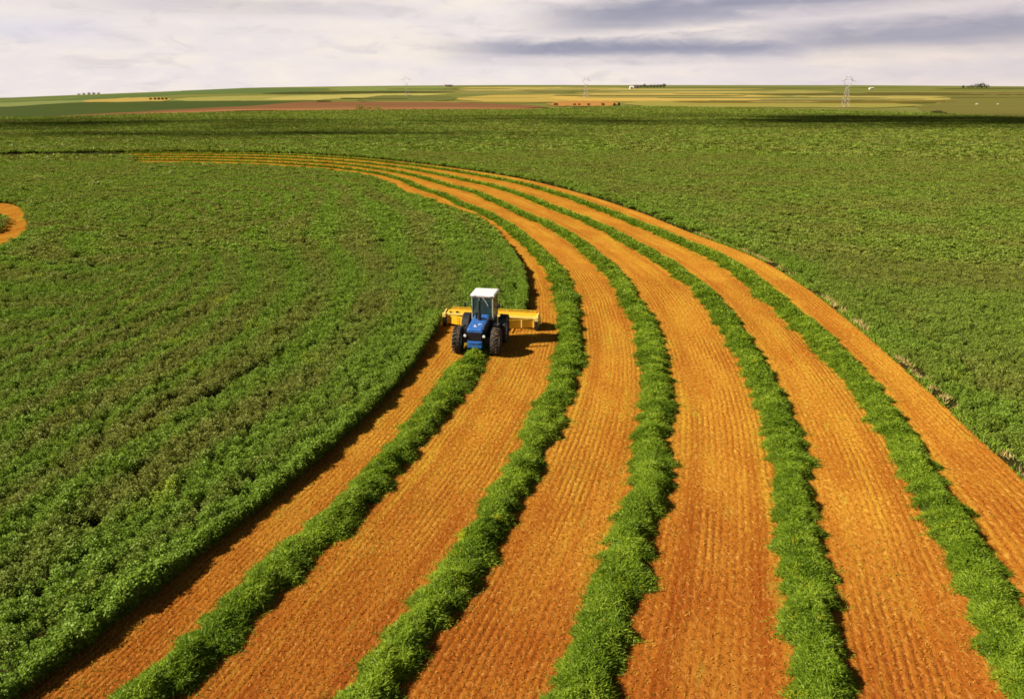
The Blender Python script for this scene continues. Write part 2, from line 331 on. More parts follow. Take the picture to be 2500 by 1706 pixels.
# hairpin strip cut round an island of crop, far left
RING_O = np.vstack([hit([-60, 0, 30, 54, 66], [500, 495, 499, 509, 522])[:, :2], hit([70, 67, 48, 0, -60], [538, 554, 571, 594, 618], .7)[:, :2]])
RING_I = np.vstack([hit([-60, 0, 13, 19], [520, 519, 524, 531], .7)[:, :2], hit([21, 19, 10, -5, -60], [541, 551, 559, 566, 588])[:, :2]])
def smooth_poly(P, k=3):
    for _ in range(k):
        Q = np.roll(P, -1, 0); P = np.stack([P * .75 + Q * .25, P * .25 + Q * .75], 1).reshape(-1, 2)
    return P
RING_O, RING_I = smooth_poly(RING_O), smooth_poly(RING_I)
def inside(P, x, y):
    r = np.zeros(x.shape, bool); Q = np.roll(P, 1, 0)
    for (x1, y1), (x2, y2) in zip(P, Q):
        c_ = ((y1 > y) != (y2 > y)) & (x < (x2 - x1) * (y - y1) / (y2 - y1 + 1e-9) + x1); r ^= c_
    return r
me = bpy.data.meshes.new('stubble_loop'); me.from_pydata([(a, b, .006) for a, b in RING_O], [], [list(range(len(RING_O)))]); me.update()
ul = me.uv_layers.new(name='UVMap')
for lp in me.loops:
    a = math.atan2(me.vertices[lp.vertex_index].co.y - 92, me.vertices[lp.vertex_index].co.x + 70)
    ul.data[lp.index].uv = (me.vertices[lp.vertex_index].co.y, me.vertices[lp.vertex_index].co.x)
if me.polygons[0].normal.z < 0: me.flip_normals()
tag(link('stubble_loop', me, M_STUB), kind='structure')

# ------------------------------------------------------------------ standing alfalfa: clumps instanced over the field
def tuft_mesh(name, nl, rad_, h, llen, lwid, seed, low=.12, top=.66, up=.8):
    global rng
    rng = np.random.default_rng(seed)
    a = rng.uniform(0, 2 * np.pi, nl); q = np.sqrt(rng.uniform(0, 1, nl)); hh = h * (1 - .38 * q ** 2.2) * rng.uniform(.82, 1.06, nl)
    z = np.where(rng.uniform(size=nl) < top, hh, rng.uniform(low, 1, nl) * hh)
    P = np.c_[rad_ * q * np.cos(a), rad_ * q * np.sin(a), z]
    ax = np.c_[np.cos(a), np.sin(a), rng.uniform(-.2, up, nl)] + unit(nl) * (.6 if up > .5 else .4); ax /= np.linalg.norm(ax, axis=1)[:, None]
    L = llen * rng.uniform(.6, 1.35, nl); ax = ax * L[:, None]
    s = np.cross(ax, np.array([0, 0, 1.]) + unit(nl) * .75); s /= np.linalg.norm(s, axis=1)[:, None]; s *= (lwid * rng.uniform(.7, 1.3, nl))[:, None]
    V, Fq = leaf_quads(P - ax * .4, ax, s); V[:, 2] = np.maximum(V[:, 2], .02)
    rnd = np.repeat(rng.uniform(0, 1, nl) ** 1.3, 4)
    return np_mesh(name, V, Fq, {'rnd': rnd})
def tuft_set(name, count, *args):
    c_ = bpy.data.collections.new(name)
    for i in range(count):
        o = bpy.data.objects.new('crop_clump', tuft_mesh('crop_clump', *args, seed=100 + i, top=.55 if args[1] < .3 else .85, up=.8 if args[1] < .3 else .35)); o.data.materials.append(M_CROP); c_.objects.link(o)
    return c_
near_c = tuft_set('clumps_near', 6, 110, .23, .72, .092, .025)
mid_c = tuft_set('clumps_mid', 5, 110, .55, .72, .19, .052)
far_c = tuft_set('clumps_far', 4, 80, 1.3, .72, .46, .14)

def gn_scatter(name, pts, coll):
    P, rot, scl, tone = pts
    me = bpy.data.meshes.new(name); me.vertices.add(len(P)); me.vertices.foreach_set('co', P.astype(np.float32).ravel())
    at = me.attributes.new('rot', 'FLOAT_VECTOR', 'POINT'); at.data.foreach_set('vector', rot.astype(np.float32).ravel())
    at = me.attributes.new('scl', 'FLOAT_VECTOR', 'POINT'); at.data.foreach_set('vector', scl.astype(np.float32).ravel())
    at = me.attributes.new('tone', 'FLOAT', 'POINT'); at.data.foreach_set('value', tone.astype(np.float32))
    o = link(name, me)
    ng = bpy.data.node_groups.new(name, 'GeometryNodeTree')
    ng.interface.new_socket('Geometry', in_out='INPUT', socket_type='NodeSocketGeometry'); ng.interface.new_socket('Geometry', in_out='OUTPUT', socket_type='NodeSocketGeometry')
    gi, go = ng.nodes.new('NodeGroupInput'), ng.nodes.new('NodeGroupOutput')
    ci = ng.nodes.new('GeometryNodeCollectionInfo'); ci.inputs['Collection'].default_value = coll; ci.inputs['Separate Children'].default_value = True; ci.inputs['Reset Children'].default_value = True
    ip = ng.nodes.new('GeometryNodeInstanceOnPoints'); ip.inputs['Pick Instance'].default_value = True
    def na(nm, t):
        q = ng.nodes.new('GeometryNodeInputNamedAttribute'); q.data_type = t; q.inputs[0].default_value = nm; return q.outputs[0]
    e2r = ng.nodes.new('FunctionNodeEulerToRotation'); ng.links.new(na('rot', 'FLOAT_VECTOR'), e2r.inputs[0])
    ng.links.new(gi.outputs[0], ip.inputs['Points']); ng.links.new(ci.outputs[0], ip.inputs['Instance'])
    ng.links.new(e2r.outputs[0], ip.inputs['Rotation']); ng.links.new(na('scl', 'FLOAT_VECTOR'), ip.inputs['Scale'])
    ng.links.new(ip.outputs[0], go.inputs[0])
    md = o.modifiers.new('scatter', 'NODES'); md.node_group = ng
    return o

TRACKS = [np.array([[t[0], t[1]] for t in hit(px, py, 0)]) for px, py in (
    ([352, 371, 374, 372, 360, 335], [500, 512, 528, 542, 560, 585]), ([270, 225, 180, 140], [640, 660, 682, 705]), ([390, 330, 270], [780, 800, 830]),
    ([700, 640, 560, 470], [870, 905, 950, 1010]))]
def crop_points(dens, d0, d1, half_deg, margin_out=520):
    nC = int(dens * (np.radians(half_deg)) * (d1 * d1 - d0 * d0))
    D = np.sqrt(rng.uniform(d0 * d0, d1 * d1, nC)); a = np.radians(rng.uniform(-half_deg, half_deg, nC))
    x, y = D * np.sin(a), D * np.cos(a); th, r = polar(x, y)
    rin, rout = np.interp(th, fine, cIN), np.interp(th, fine, cOUT)
    wig = (fbm(x * .9, y * .9, 2, 5) - .5) * .35
    inn = (r < rin - .1 + wig * .35) | (th > TH_END - .5) | (th < -80); ou = r > rout + wig * 2
    thin = (r < rout + .6) & (rng.uniform(size=nC) < .2)
    ok = (inn | (ou & ~thin)) & (D < np.interp(1250 + F_PX * x / (y * .947), EDGE_X, EDGE_D))
    ro_ = r - np.interp(th, fine, cRE); ok &= ~((th > TH_END - .5) & (ro_ < .5) & (ro_ > -13.5))
    ring = inside(RING_O, x, y) & ~inside(RING_I, x, y); ok &= ~ring
    # header has already cut what is under it
    hx, hy = x - HDR[0], y - HDR[1]; lx = hx * math.cos(HDG) - hy * math.sin(HDG); ly = hx * math.sin(HDG) + hy * math.cos(HDG)
    ok &= ~((np.abs(lx) < 3.25) & (ly < .9) & (ly > -3))
    for T_ in TRACKS:
        dmin = np.full(nC, 9.)
        for p_, q_ in zip(T_[:-1], T_[1:]):
            ab = q_ - p_; u = np.clip(((x - p_[0]) * ab[0] + (y - p_[1]) * ab[1]) / (ab @ ab), 0, 1)
            dmin = np.minimum(dmin, np.hypot(x - p_[0] - ab[0] * u, y - p_[1] - ab[1] * u))
        ok &= ~((dmin < .28 + .2 * fbm(x * .6, y * .6, 2, 3)) & (rng.uniform(size=nC) < .85))
    # ragged gaps
    gap = fbm(x * 1.5, y * 1.2, 3, 21) < np.interp(D, [30, 90], [.305, .24]); ok &= ~(gap & (rng.uniform(size=nC) < .8))
    x, y, D, th, r = x[ok], y[ok], D[ok], th[ok], r[ok]
    if d0 < 20:                                # the uncut edge stands as a close wall of plants
        te = rng.uniform(-72, 30, 9000); re_ = np.interp(te, fine, cIN) - rng.uniform(.05, .55, 9000); ex_, ey_ = xy(te, re_); De = np.hypot(ex_, ey_)
        hx, hy = ex_ - HDR[0], ey_ - HDR[1]; lx = hx * math.cos(HDG) - hy * math.sin(HDG); ly = hx * math.sin(HDG) + hy * math.cos(HDG)
        q = (De < d1) & (ey_ > 6) & ~((np.abs(lx) < 3.25) & (ly < .9) & (ly > -3)) & (np.abs(te - HEAD_TH) > .6)
        x, y, D, th, r = np.r_[x, ex_[q]], np.r_[y, ey_[q]], np.r_[D, De[q]], np.r_[th, te[q]], np.r_[r, re_[q]]
    k = len(x)
    bump = fbm(x * .55 + y * .2, y * .35, 3, 11); lump = fbm(x * 1.7 + y * .6, y * 1.3, 2, 13)
    s = .66 + .36 * bump + np.interp(D, [40, 170], [.52, .34]) * (lump - .5)
    off = r - np.interp(th, fine, cIN)
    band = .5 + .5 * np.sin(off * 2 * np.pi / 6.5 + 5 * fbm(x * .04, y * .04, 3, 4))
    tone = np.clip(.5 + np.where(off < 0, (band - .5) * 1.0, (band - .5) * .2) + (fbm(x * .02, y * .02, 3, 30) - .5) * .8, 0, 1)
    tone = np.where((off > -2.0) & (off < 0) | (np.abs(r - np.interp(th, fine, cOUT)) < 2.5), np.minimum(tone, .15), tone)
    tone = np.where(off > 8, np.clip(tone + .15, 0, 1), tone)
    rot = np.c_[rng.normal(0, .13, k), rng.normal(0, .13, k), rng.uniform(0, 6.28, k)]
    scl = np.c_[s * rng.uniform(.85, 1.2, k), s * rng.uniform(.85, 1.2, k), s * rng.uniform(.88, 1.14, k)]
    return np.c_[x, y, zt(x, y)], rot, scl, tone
HDG = R(10); HDR = (-1.22, 48.9)
EX = [-400, 0, 90, 360, 840, 1300, 1500, 1640, 1900, 2230, 2500, 2900]; EY = [292, 290, 290, 280, 271, 269.5, 261, 262, 268, 277, 288, 296]
eh = hit(EX, EY); EDGE_X = np.array(EX, float); EDGE_D = np.hypot(eh[:, 0], eh[:, 1])
rng = np.random.default_rng(3)
CROP_LBL = dict(kind='stuff')
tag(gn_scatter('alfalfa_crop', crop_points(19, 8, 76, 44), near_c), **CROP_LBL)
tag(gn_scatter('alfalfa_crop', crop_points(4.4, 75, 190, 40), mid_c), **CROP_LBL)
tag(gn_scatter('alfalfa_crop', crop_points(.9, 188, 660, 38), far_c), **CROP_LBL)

# canopy sheet for the distance, where single plants merge
nu, nd = 160, 120; us_ = np.linspace(-420, 2920, nu); ed = np.interp(us_, EDGE_X, EDGE_D)
fr = np.linspace(0, 1, nd) ** 1.3; Dm = 222 + (ed[:, None] - 222) * fr[None, :]
ang = np.arctan((us_ - 1250) / F_PX * .947)[:, None]; cx_, cy_ = (Dm * np.sin(ang)).ravel(), (Dm * np.cos(ang)).ravel()
cz = zt(cx_, cy_) + np.where(fr[None, :] >= .999, .02, np.where(fr[None, :] <= .001, 0.0, .45)).repeat(nu, 0).ravel() + .25 * fbm(cx_ * .3, cy_ * .3, 2, 8)
M_CAN = field_mat('alfalfa_canopy', [alb(92, 112, 44), alb(125, 128, 62), alb(72, 92, 34)], .02, .05)
tag(link('alfalfa_crop', np_mesh('alfalfa_crop', np.c_[cx_, cy_, cz], grid_faces(nu, nd)[:, ::-1], smooth=True), M_CAN), kind='stuff')

# ------------------------------------------------------------------ cut stubble: short stems in drill rows
rng = np.random.default_rng(11)
vs = np.arange(-.05, 27, .21); st = []
for v in vs:
    s_ = np.arange(0, 150, .055); th = np.interp(s_, arc, tt); st.append(np.c_[th, np.full(len(th), v)])
st = np.vstack(st); st[:, 1] += rng.normal(0, .05, len(st)); st[:, 0] += rng.normal(0, .05, len(st))
rr = r_of(st[:, 0], st[:, 1]); x, y = xy(st[:, 0], rr)
ok = (y > 14) & (y < 62) & (np.abs(x) < 3 + y * .75) & (rr > np.interp(st[:, 0], fine, cIN) - .1)
x, y, v_ = x[ok], y[ok], st[ok, 1]; k = len(x)
H = rng.uniform(.03, .075, k); a = rng.uniform(0, 6.28, k); lean = rng.normal(0, .035, (k, 2))
B = np.c_[x, y, np.zeros(k)]; dv = np.c_[np.cos(a), np.sin(a), np.zeros(k)] * rng.uniform(.007, .018, k)[:, None]
top = B + np.c_[lean, H]
V = np.stack([B - dv, B + dv, top + dv * .7, top - dv * .7], 1).reshape(-1, 3)
tint = np.clip((fbm(x * .35, y * .35, 3, 40) - .52) * 5, 0, .8) * (rng.uniform(size=k) < .7)
o = link('stubble', np_mesh('stubble', V, np.arange(4 * k).reshape(-1, 4), {'rnd': np.repeat(rng.uniform(0, 1, k), 4), 'tint': np.repeat(tint, 4)}), M_STRAW)
tag(o, kind='stuff')

# weedy tan verge between the stubble and the right-hand crop
k = 26000; th = rng.uniform(-66, 5, k); vo = rng.uniform(-.05, .95, k); rr = np.interp(th, fine, cRE) + vo; x, y = xy(th, rr)
ok = (fbm(x * .7, y * .7, 3, 51) > .40); x, y, vo = x[ok], y[ok], vo[ok]; k = len(x); tan_ = (fbm(x * .55, y * .55, 2, 77) > .54) & (np.abs(vo - .5) < .3)
B = np.c_[x, y, rng.uniform(0, .1, k)]; A = unit(k) * .8 + np.array([0, 0, .8]); A *= rng.uniform(.1, .25, k)[:, None]
S = np.cross(A, unit(k)); S /= np.linalg.norm(S, axis=1)[:, None]; S *= .018
V, Fq = leaf_quads(B, A, S)
m, n, out = base_mat('verge_weeds'); rn = n.attr('rnd').outputs['Fac']; d = n.new('ShaderNodeBsdfDiffuse')
n.put(d.inputs[0], n.mix(n.ramp(rn, .35, .6), (.17, .26, .025), (.46, .35, .12))); n.l.new(d.outputs[0], out.inputs[0])
tag(link('verge_weeds', np_mesh('verge_weeds', V, Fq, {'rnd': np.repeat(np.clip(np.where(tan_, .75, .25) + rng.normal(0, .12, k), 0, 1), 4)}), m), kind='stuff')

# ------------------------------------------------------------------ windrows
def windrow(curve, th0, th1, label, seed, width=1.54, h=.47):
    global rng
    rng = np.random.default_rng(seed)
    t = np.linspace(th0, th1, 1200); r = np.interp(t, fine[:len(curve)], curve); x, y = xy(t, r)
    s = np.r_[0, np.cumsum(np.hypot(np.diff(x), np.diff(y)))]
    L = s[-1]
    def frame(q):
        px, py = np.interp(q, s, x), np.interp(q, s, y); e = .4
        dx = np.interp(q + e, s, x) - np.interp(q - e, s, x); dy = np.interp(q + e, s, y) - np.interp(q - e, s, y); g = np.hypot(dx, dy) + 1e-9
        return px, py, dx / g, dy / g
    sh = rng.uniform(0, 500)
    def bunch(q, o, k_):                        # the machine drops the crop in overlapping bunches
        ph = q / 1.35 + o + 1.6 * fbm(q * .35 + sh, q * 0 + k_, 2, seed + 70); f = ph - np.floor(ph); am = vnoise(np.floor(ph) * 1.0 + .001, q * 0 + k_ + .5, seed + 71)
        return (.45 + 1.1 * am) * np.clip(f * 5, 0, 1) * (1 - f) ** .8 - .32
    def half(q, side):                          # ragged half width
        k_ = 11 if side > 0 else 31
        return width / 2 * (.80 + .75 * (fbm(q * .6 + sh, q * 0 + k_, 3, seed) - .42) + .60 * (fbm(q * 1.9 + sh, q * 0 + k_, 2, seed + 3) - .5) + .42 * bunch(q, 0 if side > 0 else .45, k_)) * far(q)
    dq = np.hypot(x, y)
    def far(q): return np.interp(np.interp(q, s, dq), [50, 165], [1, .46])
    def hgt(q): return h * (.60 + .75 * fbm(q * .8 + sh, q * 0 + 77, 3, seed + 9) + .38 * bunch(q, .2, 11)) * far(q) ** 3
    def shift(q): return .35 * (fbm(q * .25 + sh, q * 0 + 5, 3, seed + 20) - .5)
    # core
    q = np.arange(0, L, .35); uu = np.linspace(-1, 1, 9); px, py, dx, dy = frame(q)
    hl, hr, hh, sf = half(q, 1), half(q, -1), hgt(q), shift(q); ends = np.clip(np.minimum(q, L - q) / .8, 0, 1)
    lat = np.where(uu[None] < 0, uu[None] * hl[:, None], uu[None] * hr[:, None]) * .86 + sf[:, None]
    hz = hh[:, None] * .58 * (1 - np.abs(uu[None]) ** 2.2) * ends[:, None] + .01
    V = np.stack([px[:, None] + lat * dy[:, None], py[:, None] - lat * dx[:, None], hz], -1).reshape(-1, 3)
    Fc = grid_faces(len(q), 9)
    # cut stems and leaves, coarser with distance
    dist = np.hypot(np.interp(np.arange(0, L, 1.), s, x), np.interp(np.arange(0, L, 1.), s, y))
    sz = np.clip(dist / 36, .85, 4.2); vis = np.interp(np.arange(0, L, 1.), s, y) > 11
    cnt = (2900 / sz ** 1.8 * vis).astype(int); qq = np.repeat(np.arange(0, L, 1.), cnt) + rng.uniform(0, 1, cnt.sum()); qq = np.minimum(qq, L); k = len(qq)
    z_ = np.interp(qq, np.arange(0, L, 1.), sz)
    px, py, dx, dy = frame(qq); u = rng.uniform(-1, 1, k) * (1 + .22 * np.abs(rng.normal(size=k)) * (rng.uniform(size=k) < .14)); prof = 1 - np.minimum(np.abs(u), 1) ** 2.2
    lat = np.where(u < 0, u * half(qq, 1), u * half(qq, -1)) + shift(qq)
    lump = .74 + 1.0 * (fbm(qq * 2.0, lat * 2.2 + 40, 3, seed + 30) - .38)
    z = hgt(qq) * prof * lump * rng.uniform(.7, 1.03, k) * np.clip(np.minimum(qq, L - qq) / .8, .15, 1) + .02
    P = np.c_[px + lat * dy, py - lat * dx, z]
    out_ = np.c_[u * dy * 1.1, -u * dx * 1.1, prof * .5]
    stem = rng.uniform(size=k) < .55
    ax = out_ + unit(k) * np.where(stem, 1.1, .9)[:, None]; ax[:, 2] = np.abs(ax[:, 2]) * .5 - .08; ax /= np.linalg.norm(ax, axis=1)[:, None]
    ax *= (np.where(stem, rng.uniform(.10, .24, k), rng.uniform(.05, .10, k)) * z_ ** .85)[:, None]
    S = np.cross(ax, np.array([0, 0, 1.]) + unit(k) * .8); S /= np.linalg.norm(S, axis=1)[:, None]; S *= (np.where(stem, .012, .025) * z_)[:, None]
    lay = rng.uniform(size=k) < .035                # whole stems lying flat along the row
    al = np.c_[dx, dy, np.zeros(k)] * rng.choice([-1, 1], k)[:, None] + unit(k) * .7; al[:, 2] *= .25; al /= np.linalg.norm(al, axis=1)[:, None]; al *= (rng.uniform(.28, .5, k) * z_ ** .5)[:, None]
    ax = np.where(lay[:, None], al, ax); sl = np.cross(al, np.array([0, 0, 1.]) + unit(k) * .3); sl /= np.linalg.norm(sl, axis=1)[:, None]; S = np.where(lay[:, None], sl * (.009 * z_)[:, None], S); P[:, 2] += .04 * lay
    Lv, Lf = leaf_quads(P, ax, S); Lv[:, 2] = np.maximum(Lv[:, 2], .012)
    rnd = np.repeat(np.clip(np.where(lay, .15, 0) + rng.uniform(0, 1, k) ** 1.3 + (rng.uniform(size=k) < .06) * .6 + (fbm(qq * .9, lat * 1.1, 2, seed + 50) - .52) * 1.15, 0, 1), 4)
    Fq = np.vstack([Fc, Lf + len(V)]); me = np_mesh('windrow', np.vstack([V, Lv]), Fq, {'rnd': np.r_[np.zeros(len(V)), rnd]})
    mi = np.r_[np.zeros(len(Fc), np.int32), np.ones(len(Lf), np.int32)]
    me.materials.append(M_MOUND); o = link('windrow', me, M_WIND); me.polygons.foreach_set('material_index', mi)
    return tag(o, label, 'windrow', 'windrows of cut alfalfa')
windrow(cW1 - 0.22, -76, HEAD_TH - .2, 'short windrow of cut green alfalfa trailing straight out from behind the blue tractor', 1)
windrow(cW2 - 0.15, -74, TH_END, 'windrow of cut green alfalfa passing just right of the tractor, innermost of the long ones', 2)
windrow(cW3 - 0.38, -72, TH_END, 'long windrow of cut green alfalfa, the middle one of the five curved rows', 3)
windrow(cW4 - 0.18, -70, TH_END, 'long windrow of cut green alfalfa, second from the standing crop on the right', 4)
windrow(cW5 - 0.15, -64, TH_END, 'outermost windrow of cut green alfalfa nearest the standing crop on the right', 5, 1.7)
rng = np.random.default_rng(99)

# ------------------------------------------------------------------ far fields
def field(name, topl, botl, cols, lift, ncol=50, nrow=5, sx=.005, sy=.035):
    tx, ty = np.array(topl, float).T; bx, by = np.array(botl, float).T
    x0, x1 = tx[0], tx[-1]; b0, b1 = bx[0], bx[-1]; f = np.linspace(0, 1, ncol)
    xa = x0 + (x1 - x0) * f; xb = b0 + (b1 - b0) * f; ya = np.interp(xa, tx, ty); yb = np.interp(xb, bx, by)
    g = np.linspace(0, 1, nrow); X = xa[:, None] * (1 - g) + xb[:, None] * g; Y = ya[:, None] * (1 - g) + yb[:, None] * g
    mid = (Y[:, :1] + Y[:, -1:]) / 2; sd_ = int(abs(x0) + b1 + ya[3] * 7) % 97
    e0 = 1.0 if x0 < 0 else np.clip(f / .10, 0, 1); e1 = 1.0 if x1 > 2500 else np.clip((1 - f) / .16, 0, 1)
    lift = lift * .22 - .05
    Y = mid + (Y - mid) * (np.minimum(e0, e1) ** .7 * (.80 + .4 * fbm(f * 14, f * 0 + sd_, 3, sd_)))[:, None]
    P = hit(X, Y, lift); V = P.reshape(-1, 3)
    cols = [tuple(.80 * v + .20 * (156, 152, 100)[i] for i, v in enumerate(c)) for c in cols]  # distance haze painted in: field colours pulled towards one pale olive
    o = link(name, np_mesh(name, V, grid_faces(ncol, nrow), smooth=True), field_mat(name, [alb(*c) for c in cols], sx, sy))
    return tag(o, kind='structure')
G_, Y_ = (88, 115, 60), (214, 182, 92)
field('green_field', [(-300, 239.5), (0, 236), (200, 230), (361, 225), (500, 219.5), (640, 214.5), (840, 212)], [(-300, 256), (0, 252), (200, 244), (330, 238), (440, 231), (550, 229), (840, 224)], [G_, (112, 130, 72), (74, 98, 50)], .3)
field('pasture', [(-300, 255), (0, 251.5), (200, 244), (310, 241)], [(-300, 266), (0, 262), (200, 251.5), (310, 249)], [(140, 150, 84), (150, 158, 92), (122, 134, 70)], .5)
field('wheat_field', [(200, 245), (330, 238.5), (420, 238)], [(200, 251), (300, 249.5), (420, 248)], [(212, 180, 96), (222, 176, 84), (190, 165, 85)], .7)
field('wheat_field', [(420, 240), (560, 235), (840, 231)], [(420, 248), (600, 246.5), (840, 245)], [(165, 165, 86), (205, 182, 92), (140, 148, 76)], .6)
field('dark_green_field', [(-300, 264), (0, 261), (200, 251), (450, 247.5), (750, 245.5)], [(-300, 291), (0, 288), (360, 274), (600, 262), (800, 247.5)], [(66, 84, 38), (74, 90, 44), (54, 70, 30)], .8)
field('ploughed_field', [(60, 287), (360, 272), (600, 259.5), (770, 247.5), (900, 248.5), (1300, 252), (1345, 256)], [(60, 291), (360, 279.5), (600, 270), (840, 268), (1345, 269)], [(142, 90, 60), (156, 100, 68), (118, 76, 48)], 1.0, 70)
field('ploughed_field', [(150, 284.5), (360, 276), (600, 266), (840, 263), (1330, 262.5)], [(150, 287.5), (360, 279), (600, 270), (840, 268.6), (1330, 269)], [(178, 112, 74), (196, 132, 86), (160, 96, 62)], 1.3, 60)
field('green_field', [(800, 213.5), (1000, 211.5), (1110, 210.5)], [(800, 222.5), (1000, 222.5), (1110, 221)], [(132, 148, 78), (150, 158, 86), (112, 130, 62)], .5)
field('dark_green_field', [(640, 226), (800, 223.5), (1110, 222)], [(640, 230.5), (800, 229.5), (1110, 227)], [(66, 70, 34), (80, 84, 40), (60, 60, 28)], .7)
field('wheat_field', [(1110, 213.5), (1330, 213), (1560, 214)], [(1110, 222), (1330, 221), (1560, 221)], [(216, 190, 104), (205, 180, 96), (176, 164, 84)], .5)
field('pasture', [(1105, 221.5), (1400, 221)], [(1105, 231), (1400, 230)], [(142, 138, 74), (152, 146, 82), (128, 124, 62)], .6)
field('wheat_field', [(640, 240), (800, 232), (920, 229), (1105, 227.5)], [(640, 246), (800, 243.5), (900, 238), (1105, 231.5)], [(214, 198, 106), (206, 190, 100), (190, 176, 88)], .9)
field('dark_green_field', [(870, 242), (935, 233), (1120, 233)], [(870, 248.5), (960, 248.5), (1120, 247)], [(110, 114, 56), (120, 122, 60), (96, 100, 46)], 1.1)
field('wheat_field', [(1100, 234), (1330, 231), (1640, 230), (1990, 234)], [(1100, 249), (1330, 249), (1640, 247.5), (1990, 247)], [(204, 178, 84), (232, 188, 92), (180, 160, 76)], .9)
field('stubble_field', [(1340, 232), (1500, 229), (1640, 229), (1900, 233)], [(1340, 246.5), (1500, 247), (1640, 246), (1900, 245)], [(236, 190, 92), (242, 200, 100), (214, 172, 84)], 1.3)
field('earth_bank', [(1345, 248), (1420, 246), (1512, 247.5)], [(1332, 258.5), (1420, 260), (1515, 258.5)], [(212, 138, 70), (222, 156, 82), (188, 112, 56)], 1.7)
field('pasture', [(1515, 247), (1640, 246.5), (2260, 251)], [(1515, 259), (1640, 261.5), (2260, 264)], [(172, 160, 72), (186, 170, 80), (146, 140, 60)], 1.1)
field('pasture', [(900, 247.5), (1340, 248.5)], [(900, 249), (1340, 252)], [(166, 140, 70), (174, 150, 76), (150, 126, 58)], 1.2)
field('pasture', [(1400, 222), (1700, 221), (2050, 221)], [(1400, 231), (1700, 229), (2050, 228.5)], [(172, 160, 84), (196, 176, 92), (146, 136, 66)], .7)
field('wheat_field', [(1640, 224), (1860, 223)], [(1640, 228), (1860, 227.5)], [(206, 182, 96), (214, 186, 98), (190, 168, 84)], 1.0)
field('dark_green_field', [(1840, 228.5), (2100, 228.5), (2560, 225.5)], [(1840, 231.5), (2100, 233), (2560, 232)], [(104, 92, 40), (112, 100, 46), (88, 76, 34)], 1.0)
field('wheat_field', [(1900, 234), (2350, 235)], [(1900, 246), (2350, 245.5)], [(200, 176, 88), (214, 188, 98), (176, 160, 76)], 1.2)
field('fallow_strip', [(1640, 246.5), (2000, 247), (2340, 247)], [(1640, 251.5), (2000, 252), (2340, 252)], [(124, 102, 40), (132, 110, 46), (106, 88, 34)], 1.5)
field('pasture', [(2300, 234), (2600, 232)], [(2230, 276), (2600, 294)], [(124, 116, 54), (136, 130, 62), (106, 96, 42)], 1.0)

PAL = [((150, 146, 82), 'pasture'), ((196, 176, 96), 'wheat_field'), ((122, 118, 58), 'pasture'), ((176, 160, 84), 'pasture'), ((108, 104, 48), 'fallow_strip'), ((210, 184, 104), 'wheat_field'), ((134, 142, 76), 'green_field')]
for i in range(26):
    xa = random.uniform(780, 2350); xb = xa + random.uniform(160, 620); yy = random.choice([random.uniform(212, 232), random.uniform(232, 258)]); hh_ = random.uniform(.7, 1.8) * (.7 + (yy - 210) / 50); dy = random.uniform(-1.2, 1.2)
    if xa < 1530 and yy + hh_ > 244: yy = random.uniform(213, 240)
    c0, nm_ = random.choice(PAL)
    field(nm_, [(xa, yy), (xb, yy + dy)], [(xa, yy + hh_), (xb, yy + hh_ + dy)], [c0, tuple(v * 1.08 for v in c0), tuple(v * .86 for v in c0)], 1.9 + i * .05, 36, 3)

# ------------------------------------------------------------------ drifting cloud banks overhead: their shadows lie on the far fields
m, n, out = base_mat('cloud_vapour'); d = n.new('ShaderNodeBsdfDiffuse'); d.inputs[0].default_value = (.8, .8, .82, 1); tp = n.new('ShaderNodeBsdfTransparent'); mx = n.new('ShaderNodeMixShader'); mx.inputs[0].default_value = .115; n.l.new(tp.outputs[0], mx.inputs[1]); n.l.new(d.outputs[0], mx.inputs[2]); n.l.new(mx.outputs[0], out.inputs[0]); M_CLOUD = m
ico = bmesh.new(); bmesh.ops.create_icosphere(ico, subdivisions=2, radius=1); IV = np.array([v.co[:] for v in ico.verts]); IF = np.array([[v.index for v in f.verts] for f in ico.faces]); ico.free()
def cloud(cx, cy, ax, ay, rot, cnt, label, size=26, hgt=700):
    off = hgt / math.tan(SUN_EL); ox, oy = cx + SUN_DIR.x * off, cy + SUN_DIR.y * off
    a = rng.uniform(0, 6.28, cnt); q = np.abs(np.sqrt(rng.uniform(0, 1, cnt)) * .95 + rng.normal(0, .13, cnt)); px, py = ax * q * np.cos(a), ay * q * np.sin(a)
    c_, s_ = math.cos(rot), math.sin(rot); px, py = px * c_ - py * s_, px * s_ + py * c_
    S = size * np.clip(1.25 - q, .25, 1.2) * rng.uniform(.6, 1.2, cnt)
    V = (IV[None] * np.stack([S * 1.5, S * .5, S * .35], -1)[:, None]) * (1 + .12 * rng.normal(size=(cnt, len(IV), 1))) + np.stack([px, py, rng.normal(0, 10, cnt)], -1)[:, None]
    Fq = (IF[None] + (np.arange(cnt) * len(IV))[:, None, None]).reshape(-1, 3)
    o = link('cloud', np_mesh('cloud', V.reshape(-1, 3), Fq, smooth=True, k=3), M_CLOUD); o.location = (ox, oy, hgt)
    tag(o, label, 'cloud', kind='structure')
cloud(270, 352, 370, 104, -.10, 660, 'long grey cloud bank high over the right-hand fields')
cloud(-230, 318, 230, 84, .1, 230, 'grey cloud bank high over the left-hand fields')
cloud(-70, 258, 150, 42, .0, 90, 'thin cloud streak high over the middle of the field', 18)

